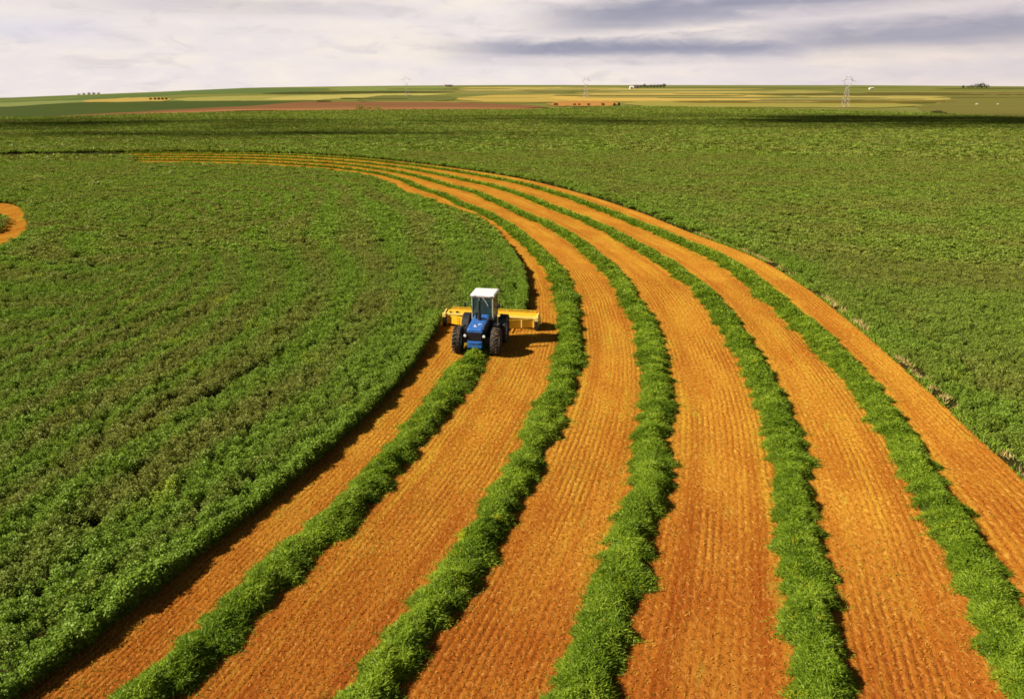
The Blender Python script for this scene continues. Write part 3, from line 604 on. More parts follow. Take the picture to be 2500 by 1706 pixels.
# ------------------------------------------------------------------ mesh-code helpers for built things
class MB:
    def __init__(s): s.bm = bmesh.new()
    def box(s, c, size, rot=None, bevel=0.0, taper=1.0):
        r = bmesh.ops.create_cube(s.bm, size=1); vs = r['verts']
        for v in vs:
            k = taper if v.co.z > 0 else 1
            v.co = Vector((v.co.x * size[0] * k, v.co.y * size[1] * k, v.co.z * size[2]))
        if bevel:
            es = list({e for v in vs for e in v.link_edges}); rb = bmesh.ops.bevel(s.bm, geom=es, offset=bevel, segments=2, affect='EDGES', profile=.6)
            vs = list({v for f in rb['faces'] for v in f.verts} | {v for v in vs if v.is_valid})
        M = Matrix.Translation(c) @ (rot.to_4x4() if rot else Matrix())
        bmesh.ops.transform(s.bm, matrix=M, verts=vs); return s
    def prism(s, pts, x0, x1):                 # profile in (y, z) extruded along x
        a = [s.bm.verts.new((x0, y, z)) for y, z in pts]; b = [s.bm.verts.new((x1, y, z)) for y, z in pts]
        s.bm.faces.new(a); s.bm.faces.new(b[::-1])
        for i in range(len(pts)): j = (i + 1) % len(pts); s.bm.faces.new((a[i], b[i], b[j], a[j]))
        bmesh.ops.recalc_face_normals(s.bm, faces=s.bm.faces[:]); return s
    def loft(s, rings):                        # list of equal-length rings of points, capped
        R_ = [[s.bm.verts.new(p) for p in ring] for ring in rings]; k = len(R_[0])
        for a, b in zip(R_[:-1], R_[1:]):
            for i in range(k): s.bm.faces.new((a[i], a[(i + 1) % k], b[(i + 1) % k], b[i]))
        s.bm.faces.new(R_[0][::-1]); s.bm.faces.new(R_[-1]); bmesh.ops.recalc_face_normals(s.bm, faces=s.bm.faces[:]); return s
    def tube(s, p0, p1, r, seg=10, r1=None):
        p0, p1 = Vector(p0), Vector(p1); d = p1 - p0
        rr = bmesh.ops.create_cone(s.bm, cap_ends=True, segments=seg, radius1=r, radius2=r if r1 is None else r1, depth=d.length)
        bmesh.ops.transform(s.bm, matrix=Matrix.Translation((p0 + p1) / 2) @ d.to_track_quat('Z', 'Y').to_matrix().to_4x4(), verts=rr['verts']); return s
    def path(s, pts, r, seg=8):
        for a, b in zip(pts[:-1], pts[1:]): s.tube(a, b, r, seg)
        return s
    def lathe(s, prof, seg=28):                # (radius, x) profile round the x axis
        rings = [[(x, r * math.cos(2 * math.pi * i / seg), r * math.sin(2 * math.pi * i / seg)) for i in range(seg)] for r, x in prof]
        R_ = [[s.bm.verts.new(p) for p in ring] for ring in rings]
        for a, b in zip(R_, R_[1:] + R_[:1]):
            for i in range(seg): s.bm.faces.new((a[i], a[(i + 1) % seg], b[(i + 1) % seg], b[i]))
        bmesh.ops.recalc_face_normals(s.bm, faces=s.bm.faces[:]); return s
    def build(s, name, m, parent=None, loc=None, smooth=False):
        me = bpy.data.meshes.new(name); s.bm.to_mesh(me); s.bm.free()
        if smooth:
            for p in me.polygons: p.use_smooth = True
        o = link(name, me, m, parent)
        if loc: o.location = loc
        return o

# ------------------------------------------------------------------ tractor
P_BLUE = paint('tractor_blue', (.022, .125, .42), .32, 0, .25, (.28, .20, .12), coat=.4)
P_WHITE = paint('cab_white', (.80, .78, .74), .4, 0, .10)
P_BLACK = paint('black_iron', (.012, .012, .013), .55, .1, .25, (.09, .055, .03))
P_TYRE = paint('tyre_rubber', (.018, .017, .016), .85, 0, .9, (.26, .15, .065), bump=.5, scale=9)
P_RIM = paint('wheel_grey', (.55, .53, .48), .5, 0, .3)
P_YEL = paint('header_yellow', (.78, .44, .018), .38, 0, .15, (.45, .2, .03), coat=.3)
P_YELP = paint('header_pale_yellow', (.82, .62, .15), .4, 0, .12, (.5, .3, .1))
P_STEEL = paint('bare_steel', (.40, .39, .37), .35, .8, .2)
P_SEAT = paint('seat_vinyl', (.05, .055, .075), .6, 0, .1)
P_GRILLE = paint('grille_mesh', (.020, .014, .012), .6, 0, .3, (.06, .03, .02))
m, n, out = base_mat('cab_glass'); b = n.new('ShaderNodeBsdfPrincipled'); b.inputs['Base Color'].default_value = (.10, .17, .17, 1); b.inputs['Roughness'].default_value = .05
tr = n.new('ShaderNodeBsdfTransparent'); tr.inputs[0].default_value = (.55, .68, .66, 1); mx = n.new('ShaderNodeMixShader'); mx.inputs[0].default_value = .24
n.l.new(tr.outputs[0], mx.inputs[1]); n.l.new(b.outputs[0], mx.inputs[2]); n.l.new(mx.outputs[0], out.inputs[0]); P_GLASS = m
m, n, out = base_mat('lamp_glass'); b = n.new('ShaderNodeBsdfPrincipled'); b.inputs['Base Color'].default_value = (.8, .8, .8, 1); b.inputs['Roughness'].default_value = .12; n.l.new(b.outputs[0], out.inputs[0]); P_LAMP = m

TR = empty('tractor', (-1.84, 44.9, 0), -HDG, 'blue farm tractor with a white-roofed cab and four large black tyres, cutting alfalfa', 'tractor')
# chassis (dark driveline, frame rails, axle housings)
c_ = MB().box((0, .1, .95), (.62, 3.5, .55), bevel=.05).box((0, 1.25, .82), (2.0, .34, .34), bevel=.04).box((0, -1.25, .82), (1.7, .34, .34), bevel=.04)
c_.box((0, -.2, 1.35), (.74, 1.2, .5)).box((.55, .35, .72), (.42, .9, .5), bevel=.05).box((-.55, .35, .72), (.42, .9, .5), bevel=.05)
c_.tube((.36, -1.1, 1.1), (.42, .6, 1.2), .05).build('chassis', P_BLACK, TR)
# hood: a tapered shell sloping down to the nose
def hood_ring(y, w, zt_, zb): 
    c1 = .09; return [(-w, y, zb), (w, y, zb), (w, y, zt_ - c1), (w - c1 * .4, y, zt_ - c1 * .3), (w - c1 * 1.3, y, zt_), (-w + c1 * 1.3, y, zt_), (-w + c1 * .4, y, zt_ - c1 * .3), (-w, y, zt_ - c1)]
hd = MB().loft([hood_ring(.26, .46, 1.95, 1.55), hood_ring(-.5, .47, 1.88, 1.50), hood_ring(-1.3, .475, 1.78, 1.48), hood_ring(-1.8, .47, 1.69, 1.47), hood_ring(-1.92, .45, 1.61, 1.47)]).build('hood', P_BLUE, TR)
for s_ in (-1, 1):
    MB().box((s_ * .478, -.75, 1.42), (.02, 1.7, .22)).build('hood_side_panel', P_BLACK, TR)
MB().prism([(-1.62, 1.730), (-1.60, 1.738), (-1.38, 1.778), (-1.40, 1.770)], -.10, -.045).build('emblem', P_WHITE, TR)
MB().box((-.02, -1.59, 1.735), (.16, .05, .012), Matrix.Rotation(.25, 3, 'X')).build('emblem', P_WHITE, TR)
MB().box((.19, -1.22, 1.794), (.17, .045, .012), Matrix.Rotation(.2, 3, 'X')).build('emblem', P_WHITE, TR)
MB().box((.14, -1.33, 1.782), (.05, .09, .012), Matrix.Rotation(.2, 3, 'X')).build('emblem', P_WHITE, TR)
for i in range(5): MB().box((.485, -1.30 + i * .16, 1.60), (.012, .09, .10)).build('louvre', P_BLACK, TR)
MB().loft([[(x_ * .44, y_, z_) for x_, z_ in ((-1, .96), (1, .96), (1, 1.468), (-1, 1.468))] for y_ in (-1.86, -1.25)]).build('radiator_housing', P_BLACK, TR)
gr = MB().box((0, -1.88, 1.215), (.80, .03, .48))
for i in range(12): gr.box((0, -1.90, 1.0 + i * .04), (.76, .02, .012))
gr.build('grille', P_GRILLE, TR)
for s_ in (-1, 1):
    hl = MB().tube((s_ * .56, -1.78, 1.27), (s_ * .56, -1.96, 1.27), .085, 16, .10).build('headlight', P_BLACK, TR)
    MB().tube((s_ * .56, -1.955, 1.27), (s_ * .56, -1.985, 1.27), .088, 16, .07).build('lens', P_LAMP, hl)
fb = MB().box((0, -1.80, .74), (.86, .36, .40), bevel=.03).box((0, -1.99, .86), (.62, .05, .10), bevel=.01).build('bumper', P_BLUE, TR)
MB().prism([(-1.6, .42), (-2.3, .36), (-2.3, .42), (-1.6, .52)], -.10, .10).box((0, -2.33, .39), (.22, .12, .05)).build('drawbar', P_STEEL, TR)
ex = MB().tube((.02, -.62, 1.85), (.02, -.62, 2.25), .11, 14).tube((.02, -.62, 2.25), (.02, -.62, 3.0), .075, 12).tube((.02, -.62, 3.0), (.02, -.50, 3.14), .075, 12).build('exhaust_pipe', P_BLACK, TR)
MB().tube((-.20, -.45, 1.85), (-.20, -.45, 2.12), .06, 12).tube((-.20, -.45, 2.12), (-.20, -.45, 2.24), .10, 14).build('air_intake', P_BLACK, TR)
# cab
x0, y0, y1, z0, z1 = .665, .34, 1.78, 1.5, 3.02
MB().box((0, 1.06, 1.36), (1.30, 1.42, .5), bevel=.04).box((0, 1.06, 1.62), (1.33, 1.46, .06)).build('cab_base', P_BLACK, TR)
cf = MB()
for sx_1 in (-1, 1):
    for yy in (y0, y1):
        cf.box((sx_1 * (x0 - .03), yy, 2.31), (.07, .08, 1.42), bevel=.015)
    cf.box((sx_1 * (x0 - .03), 1.06, 1.68), (.06, 1.40, .07)).box((sx_1 * (x0 - .03), 1.06, 2.97), (.06, 1.40, .08))
for yy in (y0, y1): cf.box((0, yy, 1.68), (1.21, .06, .07)).box((0, yy, 2.97), (1.21, .06, .08))
cf.build('cab_frame', paint('cab_grey', (.42, .41, .38), .5, 0, .2), TR)
gw = 1.21
for yy in (y0, y1): MB().box((0, yy, 2.32), (gw, .012, 1.20)).build('window', P_GLASS, TR)
for s_ in (-1, 1): MB().box((s_ * (x0 - .03), 1.06, 2.32), (.012, 1.30, 1.20)).build('window', P_GLASS, TR)
MB().loft([[(x_ * (.73 + e), 1.06 + y_ * (.80 + e), z) for x_, y_ in ((-1, -1), (1, -1), (1, 1), (-1, 1))] for e, z in ((-.06, 3.01), (0, 3.04), (0, 3.12), (-.03, 3.17), (-.10, 3.185))]).build('roof', P_WHITE, TR)
MB().box((0, .9, 1.95), (.50, .46, .14), bevel=.05).box((0, 1.08, 2.0), (.2, .2, .5)).box((0, .68, 2.28), (.48, .14, .62), bevel=.05).build('seat', P_SEAT, TR)
MB().tube((0, 1.55, 1.65), (0, 1.38, 2.15), .05).tube((0, 1.38, 2.15), (0, 1.365, 2.19), .2, 18).build('steering_wheel', P_BLACK, TR)
MB().box((.30, .62, 2.15), (.28, .3, .8), bevel=.03).build('console', P_SEAT, TR)
MB().path([(.02, .30, 2.98), (.22, .295, 2.74), (.36, .292, 2.48)], .018).build('wiper', P_WHITE, TR)
for s_ in (-1, 1):
    MB().tube((s_ * .7, .36, 2.6), (s_ * .98, .22, 2.6), .015).box((s_ * 1.02, .2, 2.52), (.16, .03, .30), bevel=.01).build('mirror', P_BLACK, TR)
    MB().box((s_ * .52, .245, 3.10), (.16, .05, .08), bevel=.01).build('work_lamp', P_LAMP, TR)
st = MB()
for i in range(3): st.box((.92 + .05 * (2 - i), .55, .62 + .34 * i), (.30, .36, .04))
st.box((1.05, .37, .95), (.03, .03, .9)).box((1.05, .73, .95), (.03, .03, .9)).build('steps', P_STEEL, TR)
MB().box((.88, .1, 1.42), (.34, .5, .04), bevel=.01).tube((1.02, -.1, 1.42), (1.02, -.1, 1.9), .018).build('platform', P_STEEL, TR)
MB().box((-.88, .2, .95), (.36, .9, .55), bevel=.06).build('fuel_tank', P_BLACK, TR)
for s_ in (-1, 1):
    for yy in (-1.25, 1.25):
        fd = MB(); segs = [math.radians(a) for a in range(25, 156, 13)]
        ou = [(yy + .92 * math.cos(a), .80 + .92 * math.sin(a)) for a in segs]; inn = [(yy + .89 * math.cos(a), .80 + .89 * math.sin(a)) for a in segs][::-1]
        if yy > 0: fd.prism(ou + inn, s_ * .93, s_ * 1.36); fd.build('fender', P_BLACK, TR)
# wheels
def make_wheel():
    w_ = bpy.data.objects.new('wheel', None); COL.objects.link(w_)
    prof = [(.42, -.17), (.50, -.225), (.66, -.235), (.745, -.215), (.765, -.12), (.772, 0), (.765, .12), (.745, .215), (.66, .235), (.50, .225), (.42, .17), (.41, 0)]
    ty = MB().lathe(prof, 40)
    for i in range(22):                        # chevron lugs
        for s_ in (-1, 1):
            a = 2 * math.pi * (i + (.5 if s_ > 0 else 0)) / 22
            M = Matrix.Rotation(a, 3, 'X'); 
            c0 = M @ Vector((s_ * .115, 0, .785)); ty.box(c0, (.235, .055, .062), M @ Matrix.Rotation(s_ * .62, 3, 'Z'))
    t_ = ty.build('tyre', P_TYRE, w_)
    MB().lathe([(.43, -.13), (.435, .13), (.38, .14), (.33, .05), (.16, .02), (.14, .07), (.02, .07), (.02, -.05), (.16, -.05), (.34, -.03), (.38, -.13)], 28).build('rim', P_RIM, w_)
    return w_
w0 = make_wheel(); first = True
for yy in (-1.25, 1.25):
    for s_ in (-1, 1):
        if first: wh = w0; first = False
        else:
            wh = w0.copy(); COL.objects.link(wh)
            for ch in list(w0.children):
                cc = ch.copy(); COL.objects.link(cc); cc.parent = wh
        wh.parent = TR; wh.location = (s_ * 1.14, yy, .79); wh.rotation_euler = (rng.uniform(0, 3), 0, 0 if s_ > 0 else math.pi)

# ------------------------------------------------------------------ cutting header on the front of the tractor
HD = empty('mower_header', (HDR[0] - .17, HDR[1] - .1, 0), -HDG, 'wide yellow cutting header with sloping back shields, mounted across the far end of the tractor', 'header')
W_ = 2.95
MB().prism([(-.10, .98), (-.10, 1.06), (.55, 1.18), (1.0, 1.02), (1.0, .95), (.55, 1.10)], -W_, W_).build('top_cover', P_YEL, HD)
MB().box((0, -.13, 1.03), (2 * W_, .14, .15), bevel=.02).build('main_beam', P_YELP, HD)
MB().prism([(-.02, .25), (-.02, .98), (.06, .98), (.06, .25)], -W_ + .1, -1.15).build('back_wall', P_YEL, HD)
MB().prism([(-.02, .25), (-.02, .98), (.06, .98), (.06, .25)], 1.15, W_ - .1).build('back_wall', P_YEL, HD)
for s_ in (-1, 1):                             # shields fold the crop in towards the middle
    sh_ = MB().loft([[(s_ * (W_ - .18), -.10, z), (s_ * (W_ - .18), -.04, z), (s_ * 1.25, -.55, z), (s_ * 1.25, -.62, z)] for z in (.24, .93)])
    sh_.build('back_shield', P_YEL, HD)
    MB().box((s_ * (W_ - .18), -.15, .56), (.06, .07, .66)).build('shield_rib', P_YELP, HD); MB().box((s_ * 2.05, -.42, .60), (.045, .03, .64), Matrix.Rotation(-s_ * .27, 3, 'Z')).build('shield_rib', P_YELP, HD)
    MB().prism([(-.30, .10), (-.30, .95), (-.16, 1.14), (.5, 1.26), (1.05, 1.05), (1.45, .45), (1.6, .12), (.4, .06)], s_ * W_, s_ * (W_ + .07)).build('end_shield', P_YELP, HD)
    MB().box((s_ * (W_ + .02), -.22, .98), (.22, .22, .34), bevel=.03).build('end_cap', P_YELP, HD)
    MB().prism([(-.32, .06), (-.32, .82), (-.20, .82), (-.20, .06)], s_ * (W_ - .06), s_ * (W_ + .10)).build('skid_post', P_BLACK, HD)
    MB().tube((s_ * .45, -1.45, .80), (s_ * .75, -.10, .55), .07).build('lift_arm', P_BLACK, HD); MB().tube((s_ * .45, -1.35, 1.15), (s_ * .62, -.12, 1.0), .045).build('lift_arm', P_BLACK, HD)
MB().box((0, -.06, .75), (2.3, .1, .5)).build('throat', P_BLACK, HD)
for s_ in (-1, 1): MB().tube((s_ * 1.0, .0, .42), (s_ * .2, .0, .42), .14, 14).build('conditioner_roll', P_BLACK, HD)
MB().box((0, 1.15, .10), (2 * W_, .12, .05)).build('cutter_bar', P_STEEL, HD)
rl = MB().tube((-W_ + .1, 1.05, .78), (W_ - .1, 1.05, .78), .06)
for i in range(6):
    a = i * math.pi / 3; c0 = Vector((0, 1.05 + .42 * math.cos(a), .78 + .42 * math.sin(a))); rl.box(c0, (2 * W_ - .3, .04, .07))
    for xx in (-2.4, -.8, .8, 2.4): rl.tube((xx, 1.05, .78), (xx, c0.y, c0.z), .015, 6)
rl.build('reel', P_YEL, HD)
MB().box((-2.2, .1, 1.14), (.16, .14, .12)).build('hydraulic_block', P_BLACK, HD); MB().box((-2.62, .05, 1.13), (.10, .12, .14)).build('hydraulic_block', P_BLACK, HD); MB().box((.72, -.1, 1.12), (.12, .14, .26)).build('hydraulic_block', P_BLACK, HD)
MB().path([(.75, -.18, 1.2), (.6, -.8, 1.5), (.45, -1.3, 1.3)], .022).build('hydraulic_hose', P_BLACK, HD); MB().path([(-.6, -.18, 1.1), (-.5, -.8, 1.42), (-.4, -1.3, 1.2)], .022).build('hydraulic_hose', P_BLACK, HD)

HD.scale = (1.03, 1, .80)
# ------------------------------------------------------------------ far things: pylons, farmstead, trees, shrubs
P_PYLON = paint('weathered_lattice', (.50, .42, .38), .6, .1, .4, (.36, .22, .15))
def pylon(px, py, Ht, label):
    p = hit(px, py); b = empty('transmission_tower', tuple(p), R(8), label, 'transmission tower', 'transmission towers on the plain')
    k = Ht / 22.0; t = .15 * k
    def bar(mb, a, c): mb.tube(Vector(a) * k, Vector(c) * k, t / 2, 5)
    legs = MB(); W0, W1_, zw = 2.3, .75, 14.5
    lv = [(W0 + (W1_ - W0) * f, zw * f) for f in (0, .28, .52, .72, .88, 1)]
    for sx_1 in (-1, 1):
        for sy_1 in (-1, 1): bar(legs, (sx_1 * W0, sy_1 * W0, 0), (sx_1 * W1_, sy_1 * W1_, zw))
    legs.build('leg_frame', P_PYLON, b)
    br_ = MB()
    for (wa, za), (wb, zb) in zip(lv[:-1], lv[1:]):
        for s1 in (-1, 1):
            bar(br_, (-wa, s1 * wa, za), (wb, s1 * wb, zb)); bar(br_, (wa, s1 * wa, za), (-wb, s1 * wb, zb))
            bar(br_, (s1 * wa, -wa, za), (s1 * wb, wb, zb)); bar(br_, (-wb, s1 * wb, zb), (wb, s1 * wb, zb))
    br_.build('bracing', P_PYLON, b)
    cr = MB()
    for s1 in (-.4, .4):
        pts = [(-.75, s1, 14.5), (-2.6, s1, 16.2), (-3.7, s1, 18.2), (-2.7, s1, 20.2), (-1.2, s1, 21), (1.2, s1, 21), (2.7, s1, 20.2), (3.7, s1, 18.2), (2.6, s1, 16.2), (.75, s1, 14.5)]
        for a, c in zip(pts[:-1], pts[1:]): bar(cr, a, c)
        bar(cr, (-3.7, s1, 18.2), (-1.5, s1, 19.6)); bar(cr, (3.7, s1, 18.2), (1.5, s1, 19.6)); bar(cr, (-3.2, s1, 19.4), (3.2, s1, 19.4))
    cr.build('crown', P_PYLON, b)
    for s1 in (-1, 1):
        for segs_ in ([((s1 * 1.2, 0, 21), (s1 * 2.4, 0, 22))], [((s1 * 3.7, 0, 18.4), (s1 * 5.6, 0, 18.6)), ((s1 * 5.5, 0, 18.5), (s1 * 5.5, 0, 17.2))]):
            ca = MB()
            for a_, c_ in segs_: bar(ca, a_, c_)
            ca.build('crossarm', P_PYLON, b)
pylon(2063, 263, 22, 'nearest and tallest lattice transmission tower, standing on the pale fields at right')
pylon(1430, 240, 24, 'lattice transmission tower rising behind the orange bank near the middle of the horizon')
pylon(994, 238, 26, 'faint lattice transmission tower on the green fields left of the middle')

def leafy(name, mat, parent, cx, cy, cz, rx, ry, rz, nl, size, seed):
    g = np.random.default_rng(seed); v = g.normal(size=(nl, 3)); v /= np.linalg.norm(v, axis=1)[:, None]; q = g.uniform(.25, 1, nl) ** .5
    lob = .75 + .5 * fbm(v[:, 0] * 1.6 + seed, v[:, 1] * 1.6 + v[:, 2], 2, seed)
    P = np.c_[cx + rx * v[:, 0] * q * lob, cy + ry * v[:, 1] * q * lob, np.maximum(cz + rz * v[:, 2] * q * lob, .05)]
    A = g.normal(size=(nl, 3)); A /= np.linalg.norm(A, axis=1)[:, None]; S = np.cross(A, g.normal(size=(nl, 3))); S /= np.linalg.norm(S, axis=1)[:, None]
    A = A * (size * g.uniform(.6, 1.4, nl))[:, None]; S = S * size * .42
    V, Fq = leaf_quads(P - A * .5, A, S); V[:, 2] = np.maximum(V[:, 2], .0)
    return link(name, np_mesh(name, V, Fq, {'rnd': np.repeat(g.uniform(0, 1, nl), 4)}), mat, parent)
M_TREE = leaf_mat('shelterbelt_leaf', [(.018, .032, .008), (.040, .062, .014), (.03, .03, .01), (.03, .05, .01)], .02, tone=False, trans=.15)
M_SHRUB = leaf_mat('shrub_leaf', [(.030, .026, .010), (.060, .046, .016), (.03, .03, .01), (.06, .05, .02)], .05, tone=False, trans=.15)
M_RUST = leaf_mat('rust_shrub_leaf', [(.10, .035, .012), (.20, .07, .02), (.03, .03, .01), (.16, .06, .02)], .05, tone=False, trans=.15)
M_YSH = leaf_mat('yellow_shrub_leaf', [(.20, .21, .03), (.36, .34, .06), (.2, .2, .03), (.42, .40, .08)], .05, tone=False)
P_BARK = paint('bark', (.06, .045, .03), .8)
def tree(px, py, H_, W2_, label, group, mat=None, seed=0):
    p = hit(px, py); t_ = empty('tree', tuple(p), 0, label, 'tree', group)
    tk = MB().tube((0, 0, 0), (0, 0, H_ * .45), W2_ * .06, 7, W2_ * .03)
    for a in (0, 2.1, 4.2): tk.tube((0, 0, H_ * .3), (W2_ * .28 * math.cos(a), W2_ * .28 * math.sin(a), H_ * .65), W2_ * .025, 5, W2_ * .012)
    tk.build('trunk', P_BARK, t_)
    leafy('crown', mat or M_TREE, t_, 0, 0, H_ * .58, W2_ / 2, W2_ / 2, H_ * .46, 420, H_ * .11, seed)
def shrub(px, py, H_, W2_, label, group, mat, seed, name='shrub', cat='shrub'):
    p = hit(px, py); o = leafy(name, mat, None, 0, 0, H_ * .45, W2_ / 2, W2_ / 2, H_ * .6, 260, max(H_ * .22, .18), seed); o.location = tuple(p)
    return tag(o, label, cat, group)
def D_at(px, py): q = hit(px, py); return float(np.hypot(q[0], q[1]))

# farmstead on the horizon
P_BARN = paint('barn_white', (.80, .76, .66), .6, 0, .1); P_PINK = paint('shed_pink_grey', (.60, .46, .42), .6, 0, .2); P_ROOF = paint('dark_roof', (.16, .12, .11), .6, 0, .2)
def shed(px, py, w_, d_, h_, rh, wall, label, cat='shed', name='farm_shed', rz=0.15):
    p = hit(px, py); b = empty(name, tuple(p), rz, label, cat)
    MB().box((0, 0, h_ / 2), (w_, d_, h_)).build('wall', wall, b)
    MB().prism([(-d_ / 2 - .4, h_ - .05), (0, h_ + rh), (d_ / 2 + .4, h_ - .05), (d_ / 2 + .4, h_ + .12), (0, h_ + rh + .18), (-d_ / 2 - .4, h_ + .12)], -w_ / 2 - .4, w_ / 2 + .4).build('roof', P_ROOF if wall is P_PINK else wall, b)
    MB().box((w_ * .15, -d_ / 2 - .02, h_ * .38), (w_ * .22, .06, h_ * .76)).build('door', P_ROOF, b)
    if cat != 'shed': MB().box((-w_ * .22, -d_ / 2 - .02, h_ * .6), (w_ * .16, .06, h_ * .3)).build('window', P_ROOF, b)
pxm = D_at(1541, 218.5) / F_PX
shed(1541, 218.6, 7 * pxm, 5 * pxm, 5.5 * pxm, 1.6 * pxm, P_BARN, 'small bright white farm building left of the dark tree row on the horizon', 'farmhouse', 'farmhouse')
pxm = D_at(1553, 215.5) / F_PX
shed(1553, 215.5, 14 * pxm, 7 * pxm, 5 * pxm, 2.0 * pxm, P_PINK, 'long pinkish shed with a dark roof between the white farmhouse and the dark tree row')
row_x = [1565, 1573, 1581, 1589, 1597, 1605, 1613, 1621]
row_l = ['first tree of the dark horizon row counting from the pink shed', 'second tree of the dark horizon row counting from the pink shed', 'third tree of the dark horizon row counting from the pink shed', 'fourth tree of the dark horizon row, just left of its middle', 'fifth tree of the dark horizon row, just right of its middle', 'third-last tree of the dark horizon row by the farm', 'second-last tree of the dark horizon row by the farm', 'tallest tree at the far right end of the dark horizon row by the farm']
for i, x_ in enumerate(row_x):
    pxm = D_at(x_, 214.5) / F_PX; tree(x_, 214.8, (6.2, 8.0, 5.6, 6.6, 6.6, 6.8, 7.2, 8.6)[i] * pxm, (8.5, 9, 8, 8.5, 9, 9, 9, 9.5)[i] * pxm, row_l[i], 'dark tree row by the farm', seed=200 + i)
cl_l = ['lone small tree just left of the dark clump on the right horizon', 'low tree at the left end of the dark clump on the right horizon', 'second tree from the left in the dark clump on the right horizon', 'tall tree left of the middle of the dark clump on the right horizon', 'tallest tree at the middle of the dark clump on the right horizon', 'last low tree at the right end of the dark clump on the right horizon']
for i, (x_, h_, wd) in enumerate([(2351, 5.5, 6), (2364, 5, 11), (2374, 6.5, 12), (2386, 8.5, 13), (2397, 9.5, 13), (2408, 6.5, 11)]):
    pxm = D_at(x_, 215.8) / F_PX; tree(x_, 215.8, h_ * pxm, wd * pxm, cl_l[i], 'dark tree clump on the right horizon', seed=230 + i)
for i, (x_, y_, h_, l_) in enumerate([(193, 231, 4, 'leftmost of the small trees on the far left horizon'), (205, 230.5, 4.5, 'second small tree on the far left horizon'), (217, 230, 5, 'third small tree on the far left horizon'), (229, 229.8, 5, 'fourth small tree on the far left horizon'), (241, 229.4, 4.5, 'rightmost of the small trees on the far left horizon')]):
    pxm = D_at(x_, y_) / F_PX; tree(x_, y_, h_ * pxm, 7 * pxm, l_, 'small trees on the left horizon', seed=250 + i)
pxm = D_at(1095, 211.5) / F_PX
shed(1095, 212, 18 * pxm, 8 * pxm, 2.6 * pxm, 1.4 * pxm, P_PINK, 'low grey-pink shed alone on the horizon left of the middle tower')
pxm = D_at(2127, 218.5) / F_PX
shed(2127, 218.5, 9 * pxm, 5 * pxm, 2.6 * pxm, .9 * pxm, P_BARN, 'low cream shed just right of the nearest transmission tower, below the horizon')
for i, (x_, y_, l_) in enumerate([(2385, 256, 'larger pale boulder in the olive field under the right-hand tree clump'), (2436, 255.5, 'smaller pale boulder in the olive field near the right edge')]):
    p = hit(x_, y_); g = bmesh.new(); bmesh.ops.create_icosphere(g, subdivisions=2, radius=1); me = bpy.data.meshes.new('boulder')
    pxm = D_at(x_, y_) / F_PX
    for v in g.verts: v.co = Vector((v.co.x * (3.6 - i * 1.0) * pxm, v.co.y * 3 * pxm, (v.co.z * .8 + .2) * (2.6 - i * .8) * pxm)) * random.uniform(.85, 1.1)
    g.to_mesh(me); g.free(); o = link('boulder', me, paint('pale_stone', (.42, .38, .27), .8)); o.location = tuple(p); tag(o, l_, 'boulder', 'pale boulders in the olive field')
# shrubs
bank = [(1357, 6.5, 11, M_SHRUB, 'big dark shrub at the left end of the orange bank'), (1403, 5, 8, M_RUST, 'second shrub from the left on the orange bank, rust-coloured'), (1414, 5, 6, M_RUST, 'third shrub from the left on the orange bank, rust-coloured'), (1437, 5.5, 7, M_SHRUB, 'dark shrub at the middle of the orange bank'), (1472, 6, 8, M_SHRUB, 'round dark shrub right of the middle of the orange bank'), (1500, 6, 6, M_RUST, 'second-last shrub on the orange bank, rust-coloured'), (1511, 7, 5, M_SHRUB, 'narrow olive shrub at the right end of the orange bank')]
for i, (x_, h_, wd, mt, l_) in enumerate(bank):
    pxm = D_at(x_, 258.5) / F_PX; shrub(x_, 258.5, h_ * pxm, wd * pxm, l_, 'shrubs along the orange bank', mt, 300 + i)
for i, (x_, y_, h_, wd, l_) in enumerate([(2278, 278.5, 6, 14, 'left of three very dark shrubs at the edge of the shaded field on the right'), (2291, 279, 7.5, 16, 'middle and tallest of three very dark shrubs beside the shaded field on the right'), (2303, 279.5, 5, 14, 'right of three very dark shrubs at the edge of the shaded field on the right')]):
    pxm = D_at(x_, y_) / F_PX; shrub(x_, y_, h_ * pxm, wd * pxm, l_, 'dark shrubs by the shaded field', M_TREE, 320 + i)
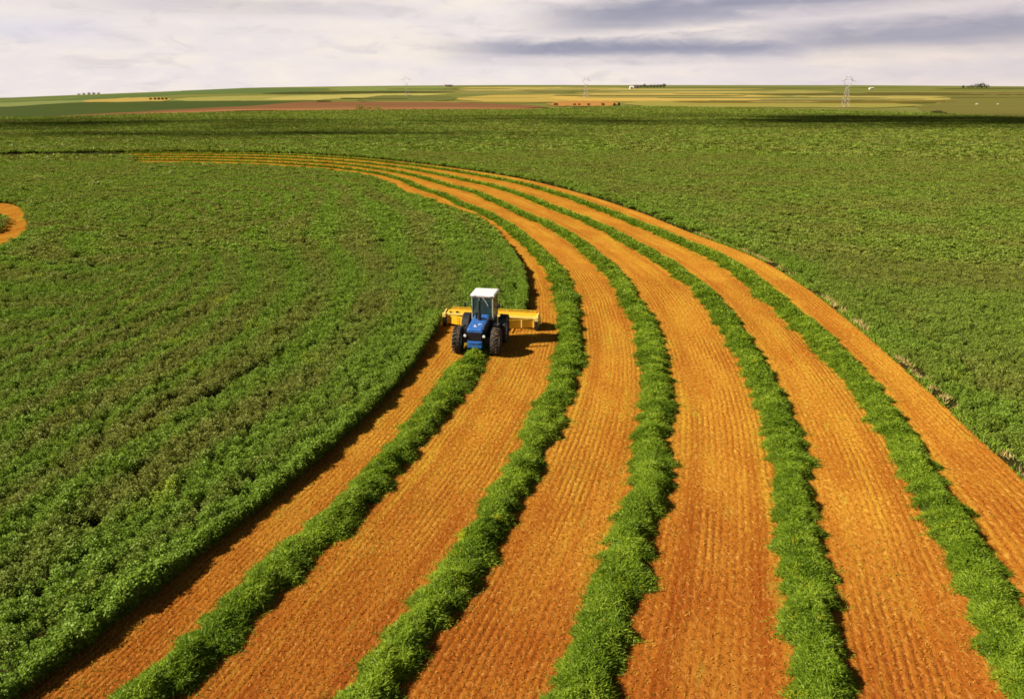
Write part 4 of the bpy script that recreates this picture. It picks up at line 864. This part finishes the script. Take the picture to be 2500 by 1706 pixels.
for i, (x_, h_, l_) in enumerate([(779, 4.5, 'left dark shrub on the upper edge of the ploughed strip'), (792, 4.5, 'middle dark shrub on the upper edge of the ploughed strip'), (803, 4, 'right dark shrub on the upper edge of the ploughed strip')]):
    pxm = D_at(x_, 250) / F_PX; shrub(x_, 250, h_ * pxm, 13 * pxm, l_, 'dark shrubs above the ploughed strip', M_SHRUB, 330 + i)
for i, (x_, h_, l_) in enumerate([(368, 4, 'leftmost brown shrub beside the far wheat on the left'), (379, 4.5, 'second brown shrub beside the far wheat on the left'), (388, 4.5, 'third brown shrub beside the far wheat on the left'), (397, 4.5, 'fourth brown shrub beside the far wheat on the left'), (406, 4, 'rightmost brown shrub beside the far wheat on the left')]):
    pxm = D_at(x_, 244) / F_PX; shrub(x_, 244, h_ * pxm, 6.5 * pxm, l_, 'brown shrubs by the far wheat', M_RUST if i in (1, 3) else M_SHRUB, 340 + i)
for i, (x_, h_, wd, l_) in enumerate([(878, 9, 18, 'left and tallest yellow-green bush at the lower edge of the ploughed strip'), (898, 7, 18, 'middle yellow-green bush at the lower edge of the ploughed strip'), (920, 7, 20, 'right yellow-green bush at the lower edge of the ploughed strip')]):
    pxm = D_at(x_, 267.5) / F_PX; shrub(x_, 267.5, h_ * pxm, wd * pxm, l_, 'yellow-green bushes by the ploughed strip', M_YSH, 350 + i)
M_WEED = leaf_mat('pale_weed_leaf', [(.30, .34, .08), (.50, .52, .16), (.2, .2, .03), (.5, .5, .15)], .05, tone=False)
for i, (x_, y_, wd, l_) in enumerate([(95, 446, 24, 'wide pale yellow weed patch in the left crop, leftmost of the upper ones'), (56, 472, 9, 'small pale weed clump above the cut loop at the left edge'), (228, 460, 14, 'pale weed clump right of the wide patch, low in the group'), (240, 461, 8, 'tiny pale weed clump touching the one at its left'), (271, 428, 9, 'lone pale weed clump, topmost left of the group'), (372, 421, 14, 'pale yellow weed clump below the thin end of the cut strip'), (420, 431, 12, 'pale weed clump just right of and below the one under the cut strip'), (505, 410, 18, 'pale weed patch nearest the far yellow stubble lines')]):
    p = hit(x_, y_); pxm = float(np.hypot(p[0], p[1])) / F_PX
    o = leafy('weed_clump', M_WEED, None, 0, 0, .72, wd / 2 * pxm, wd / 2.2 * pxm, .42, 200, .24, 360 + i); o.location = tuple(p); tag(o, l_, 'weed', 'pale weed clumps in the left crop')
